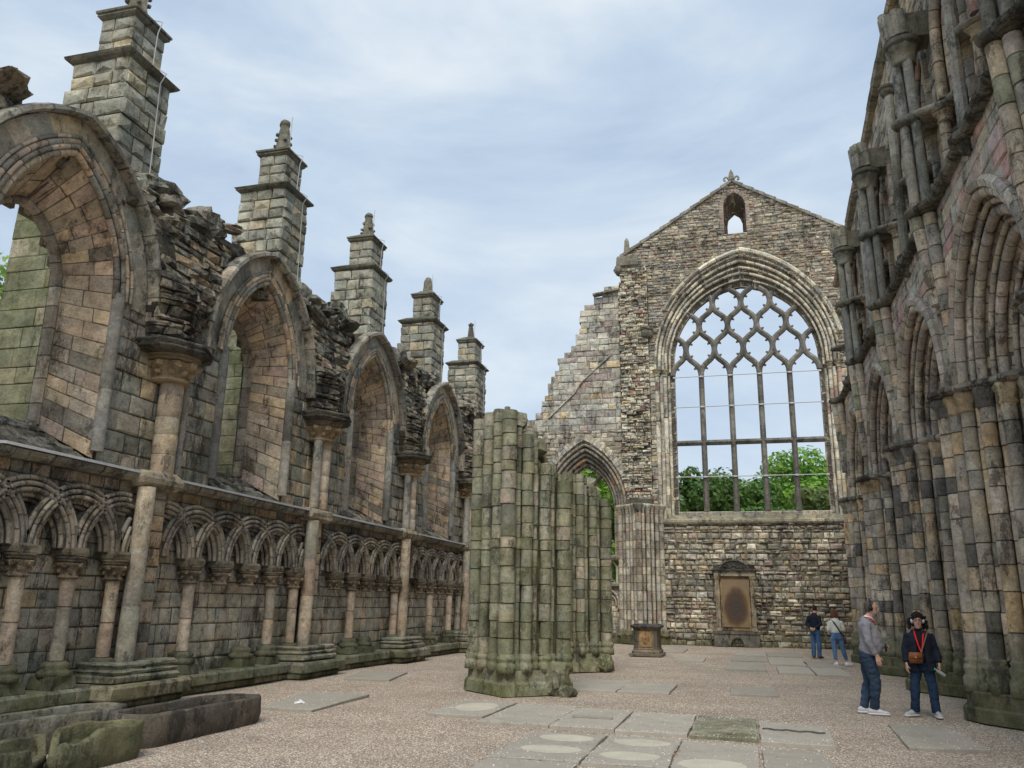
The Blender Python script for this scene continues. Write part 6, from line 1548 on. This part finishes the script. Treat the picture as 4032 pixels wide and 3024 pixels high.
    strip('strap', [(0, -.17, .19), (.05, -.168, .32), (.1, -.14, .45), (.125, -.07, .51), (.12, .02, .53)], .02, LE2, B)
    T_ = root('water_bottle', (2.96, 15.34, .69), 'clear bottle with a green cap held low in the hand of the dark jacket woman', 'bottle')
    T_.rotation_euler = (0, math.radians(-55), 0)
    pmesh(lambda mb: lathe(mb, (0, 0, -.09), [(.022, 0), (.028, .01), (.028, .12), (.012, .155), (.012, .165)], 12, (1, 1, 1)), 'bottle_body', plain('clear_plastic', (.35, .4, .4), .15), T_)
    pmesh(lambda mb: lathe(mb, (0, 0, .076), [(.015, 0), (.016, .005), (.016, .022), (.01, .025)], 12, (1, 1, 1)), 'cap', plain('green_cap', (.05, .5, .3), .5), T_)
woman_dark()
# ---------------- far man, hands clasped behind his back
def man_navy():
    R_ = proot((2.28, 31.4, 0), math.radians(152), 'man in a navy top and blue jeans standing with his hands clasped behind his back')
    hc = (.0, -.06, 1.625); hf = V3((.55, -.83, 0))
    def body(mb):
        head(mb, hc, hf, 1.0, (0, 0, 1.46))
        loft(mb, [((0, .02, .9), .13, .1), ((0, 0, 1.1), .13, .1), ((0, 0, 1.35), .15, .1), ((0, .02, 1.45), .09, .07)], (1, 1, 1))
        bent((-.18, .02, 1.38), (-.245, .1, 1.12), (-.06, .19, .97), .04, .036, .026, mb=mb); bent((.18, .02, 1.38), (.245, .1, 1.12), (.06, .2, .98), .04, .036, .026, mb=mb)
        hand(mb, (-.055, .19, .97), (.8, .2, -.35), (0, .3, 1), (0, -1, 0), .9, 1.0); hand(mb, (.055, .205, .98), (-.7, .2, -.5), (0, .3, 1), (0, -1, 0), .9, 1.0)
        bent((-.1, .02, .88), (-.1, 0, .48), (-.1, .03, .08), .06, .05, .04, mb=mb); bent((.1, .02, .88), (.1, 0, .48), (.1, .03, .08), .06, .05, .04, mb=mb)
    pmesh(body, 'body', SK, R_, .008)
    def top(mb):
        loft(mb, [((0, .01, .96), .175, .13), ((0, -.005, 1.08), .175, .14), ((0, .0, 1.25), .185, .135), ((0, .02, 1.38), .18, .115), ((0, .02, 1.44), .12, .08), ((0, .01, 1.49), .07, .068)], (1, 1, 1), 16)
        bent((-.165, .025, 1.38), (-.25, .1, 1.12), (-.09, .175, 1.0), .07, .06, .045, mb=mb); bent((.165, .025, 1.38), (.25, .1, 1.12), (.09, .185, 1.0), .07, .06, .045, mb=mb)
    pmesh(top, 'jumper', cloth('navy_wool', (.014, .02, .034)), R_, .012, .02, .1)
    def tr(mb):
        loft(mb, [((0, .03, .8), .16, .12), ((0, .03, .9), .165, .125), ((0, .02, .98), .155, .12)], (1, 1, 1), 16)
        bent((-.085, .03, .86), (-.1, 0, .48), (-.1, .03, .07), .095, .078, .07, mb=mb); bent((.085, .03, .86), (.1, 0, .48), (.1, .03, .07), .095, .078, .07, mb=mb)
    pmesh(tr, 'jeans', DEN2, R_, .012, .025, .1)
    BR = plain('brown_suede', (.10, .05, .035), .8); shoe(R_, (-.1, .02), (-.2, -1), BR, None, 1.08); shoe(R_, (.1, .02), (.35, -1), BR, None, 1.08)
    c = V3(hc); pmesh(lambda mb: loft(mb, [(c - hf * .045 - V3((0, 0, .05)), .06, .045), (c - hf * .03, .079, .075), (c - hf * .02 + V3((0, 0, .05)), .08, .092), (c - hf * .008 + V3((0, 0, .095)), .066, .08), (c + V3((0, 0, .125)), .03, .04)], (1, 1, 1), 14, (-hf.y, hf.x, 0)), 'hair', plain('short_dark_hair', (.03, .026, .024), .9, 60, .4), R_)
    strip('lanyard', [(-.07, -.02, 1.49), (-.05, .06, 1.5), (0, .085, 1.5), (.05, .06, 1.5), (.07, -.02, 1.49)], .02, plain('red_cord', (.6, .04, .04), .6), R_, (0, 0, 1))
man_navy()
def woman_white():
    R_ = proot((2.62, 27.9, 0), math.radians(186), 'woman seen from behind in a white jacket with a black crossbody strap')
    hc = (.03, -.05, 1.50)
    def body(mb):
        head(mb, hc, F, .95, (.02, 0, 1.35))
        loft(mb, [((0, .02, .86), .13, .1), ((0, 0, 1.05), .12, .09), ((.01, 0, 1.25), .13, .09), ((.02, .01, 1.34), .08, .06)], (1, 1, 1))
        bent((-.155, .02, 1.27), (-.22, .02, 1.04), (-.16, -.14, .93), .036, .032, .024, mb=mb); bent((.165, .02, 1.27), (.215, .03, 1.03), (.17, -.12, .9), .036, .032, .024, mb=mb)
        hand(mb, (-.16, -.145, .93), (.5, -.8, 0), (0, 0, 1), (1, 0, 0), .6, .92); hand(mb, (.17, -.125, .9), (-.5, -.8, 0), (0, 0, 1), (-1, 0, 0), .6, .92)
        bent((-.09, .02, .84), (-.17, -.02, .46), (-.26, -.02, .08), .06, .048, .034, mb=mb); bent((.09, .02, .84), (.09, -.01, .46), (.07, .05, .08), .06, .048, .034, mb=mb)
    pmesh(body, 'body', SK, R_, .008)
    def jk(mb):
        loft(mb, [((0, .015, .94), .145, .12), ((0, .01, 1.02), .165, .13), ((.005, .01, 1.15), .165, .125), ((.015, .015, 1.26), .16, .105), ((.02, .015, 1.32), .11, .08), ((.02, .01, 1.36), .07, .066)], (1, 1, 1), 16)
        bent((-.15, .02, 1.265), (-.225, .02, 1.04), (-.17, -.12, .95), .068, .06, .045, mb=mb); bent((.165, .02, 1.265), (.225, .03, 1.03), (.18, -.1, .93), .068, .06, .045, mb=mb)
    pmesh(jk, 'jacket', cloth('white_linen', (.62, .63, .57)), R_, .012, .022, .09)
    def tr(mb):
        loft(mb, [((0, .04, .76), .165, .13), ((0, .035, .86), .165, .125), ((0, .02, .96), .135, .105)], (1, 1, 1), 16)
        bent((-.085, .03, .8), (-.165, -.015, .46), (-.24, -.01, .17), .1, .072, .05, mb=mb); bent((.085, .03, .8), (.09, -.005, .46), (.072, .04, .17), .1, .072, .05, mb=mb)
    pmesh(tr, 'cropped_jeans', denim('light_blue_denim', (.10, .19, .34)), R_, .011, .02, .09)
    WS = plain('white_trainer', (.8, .8, .79), .6); shoe(R_, (-.26, -.02), (-.8, -.5), WS, SOLE, .92); shoe(R_, (.07, .05), (.1, -1), WS, SOLE, .92)
    def hair(mb):
        c = V3(hc); loft(mb, [(c + V3((0, .045, -.13)), .085, .055), (c + V3((0, .04, -.07)), .1, .075), (c + V3((0, .03, 0)), .1, .09), (c + V3((0, .02, .06)), .09, .095), (c + V3((0, .01, .105)), .065, .075), (c + V3((0, .01, .13)), .03, .035)], (1, 1, 1), 14)
    pmesh(hair, 'hair', plain('auburn_bob', (.13, .06, .035), .8, 40, .35, .6, 60), R_, .009, .014, .04)
    B = root('crossbody_bag', (2.62, 27.9, .8), 'small bag on a black strap at the hip of the woman in the white jacket', 'bag'); B.rotation_euler = (0, 0, math.radians(186))
    BL = plain('black_webbing', (.012, .012, .014), .7)
    strip('strap', [(.1, -.02, .53), (.105, .06, .52), (.06, .14, .43), (-.02, .155, .3), (-.1, .14, .16), (-.17, .08, .05)], .035, BL, B, (0, 1, 0))
    pmesh(lambda mb: rings(mb, -.25, -.19, -.05, .1, [(-.01, -.13), (.005, -.1), (.0, .02), (-.015, .04)], (1, 1, 1)), 'bag_body', plain('dark_plum_leather', (.10, .04, .04), .5), B)
woman_white()
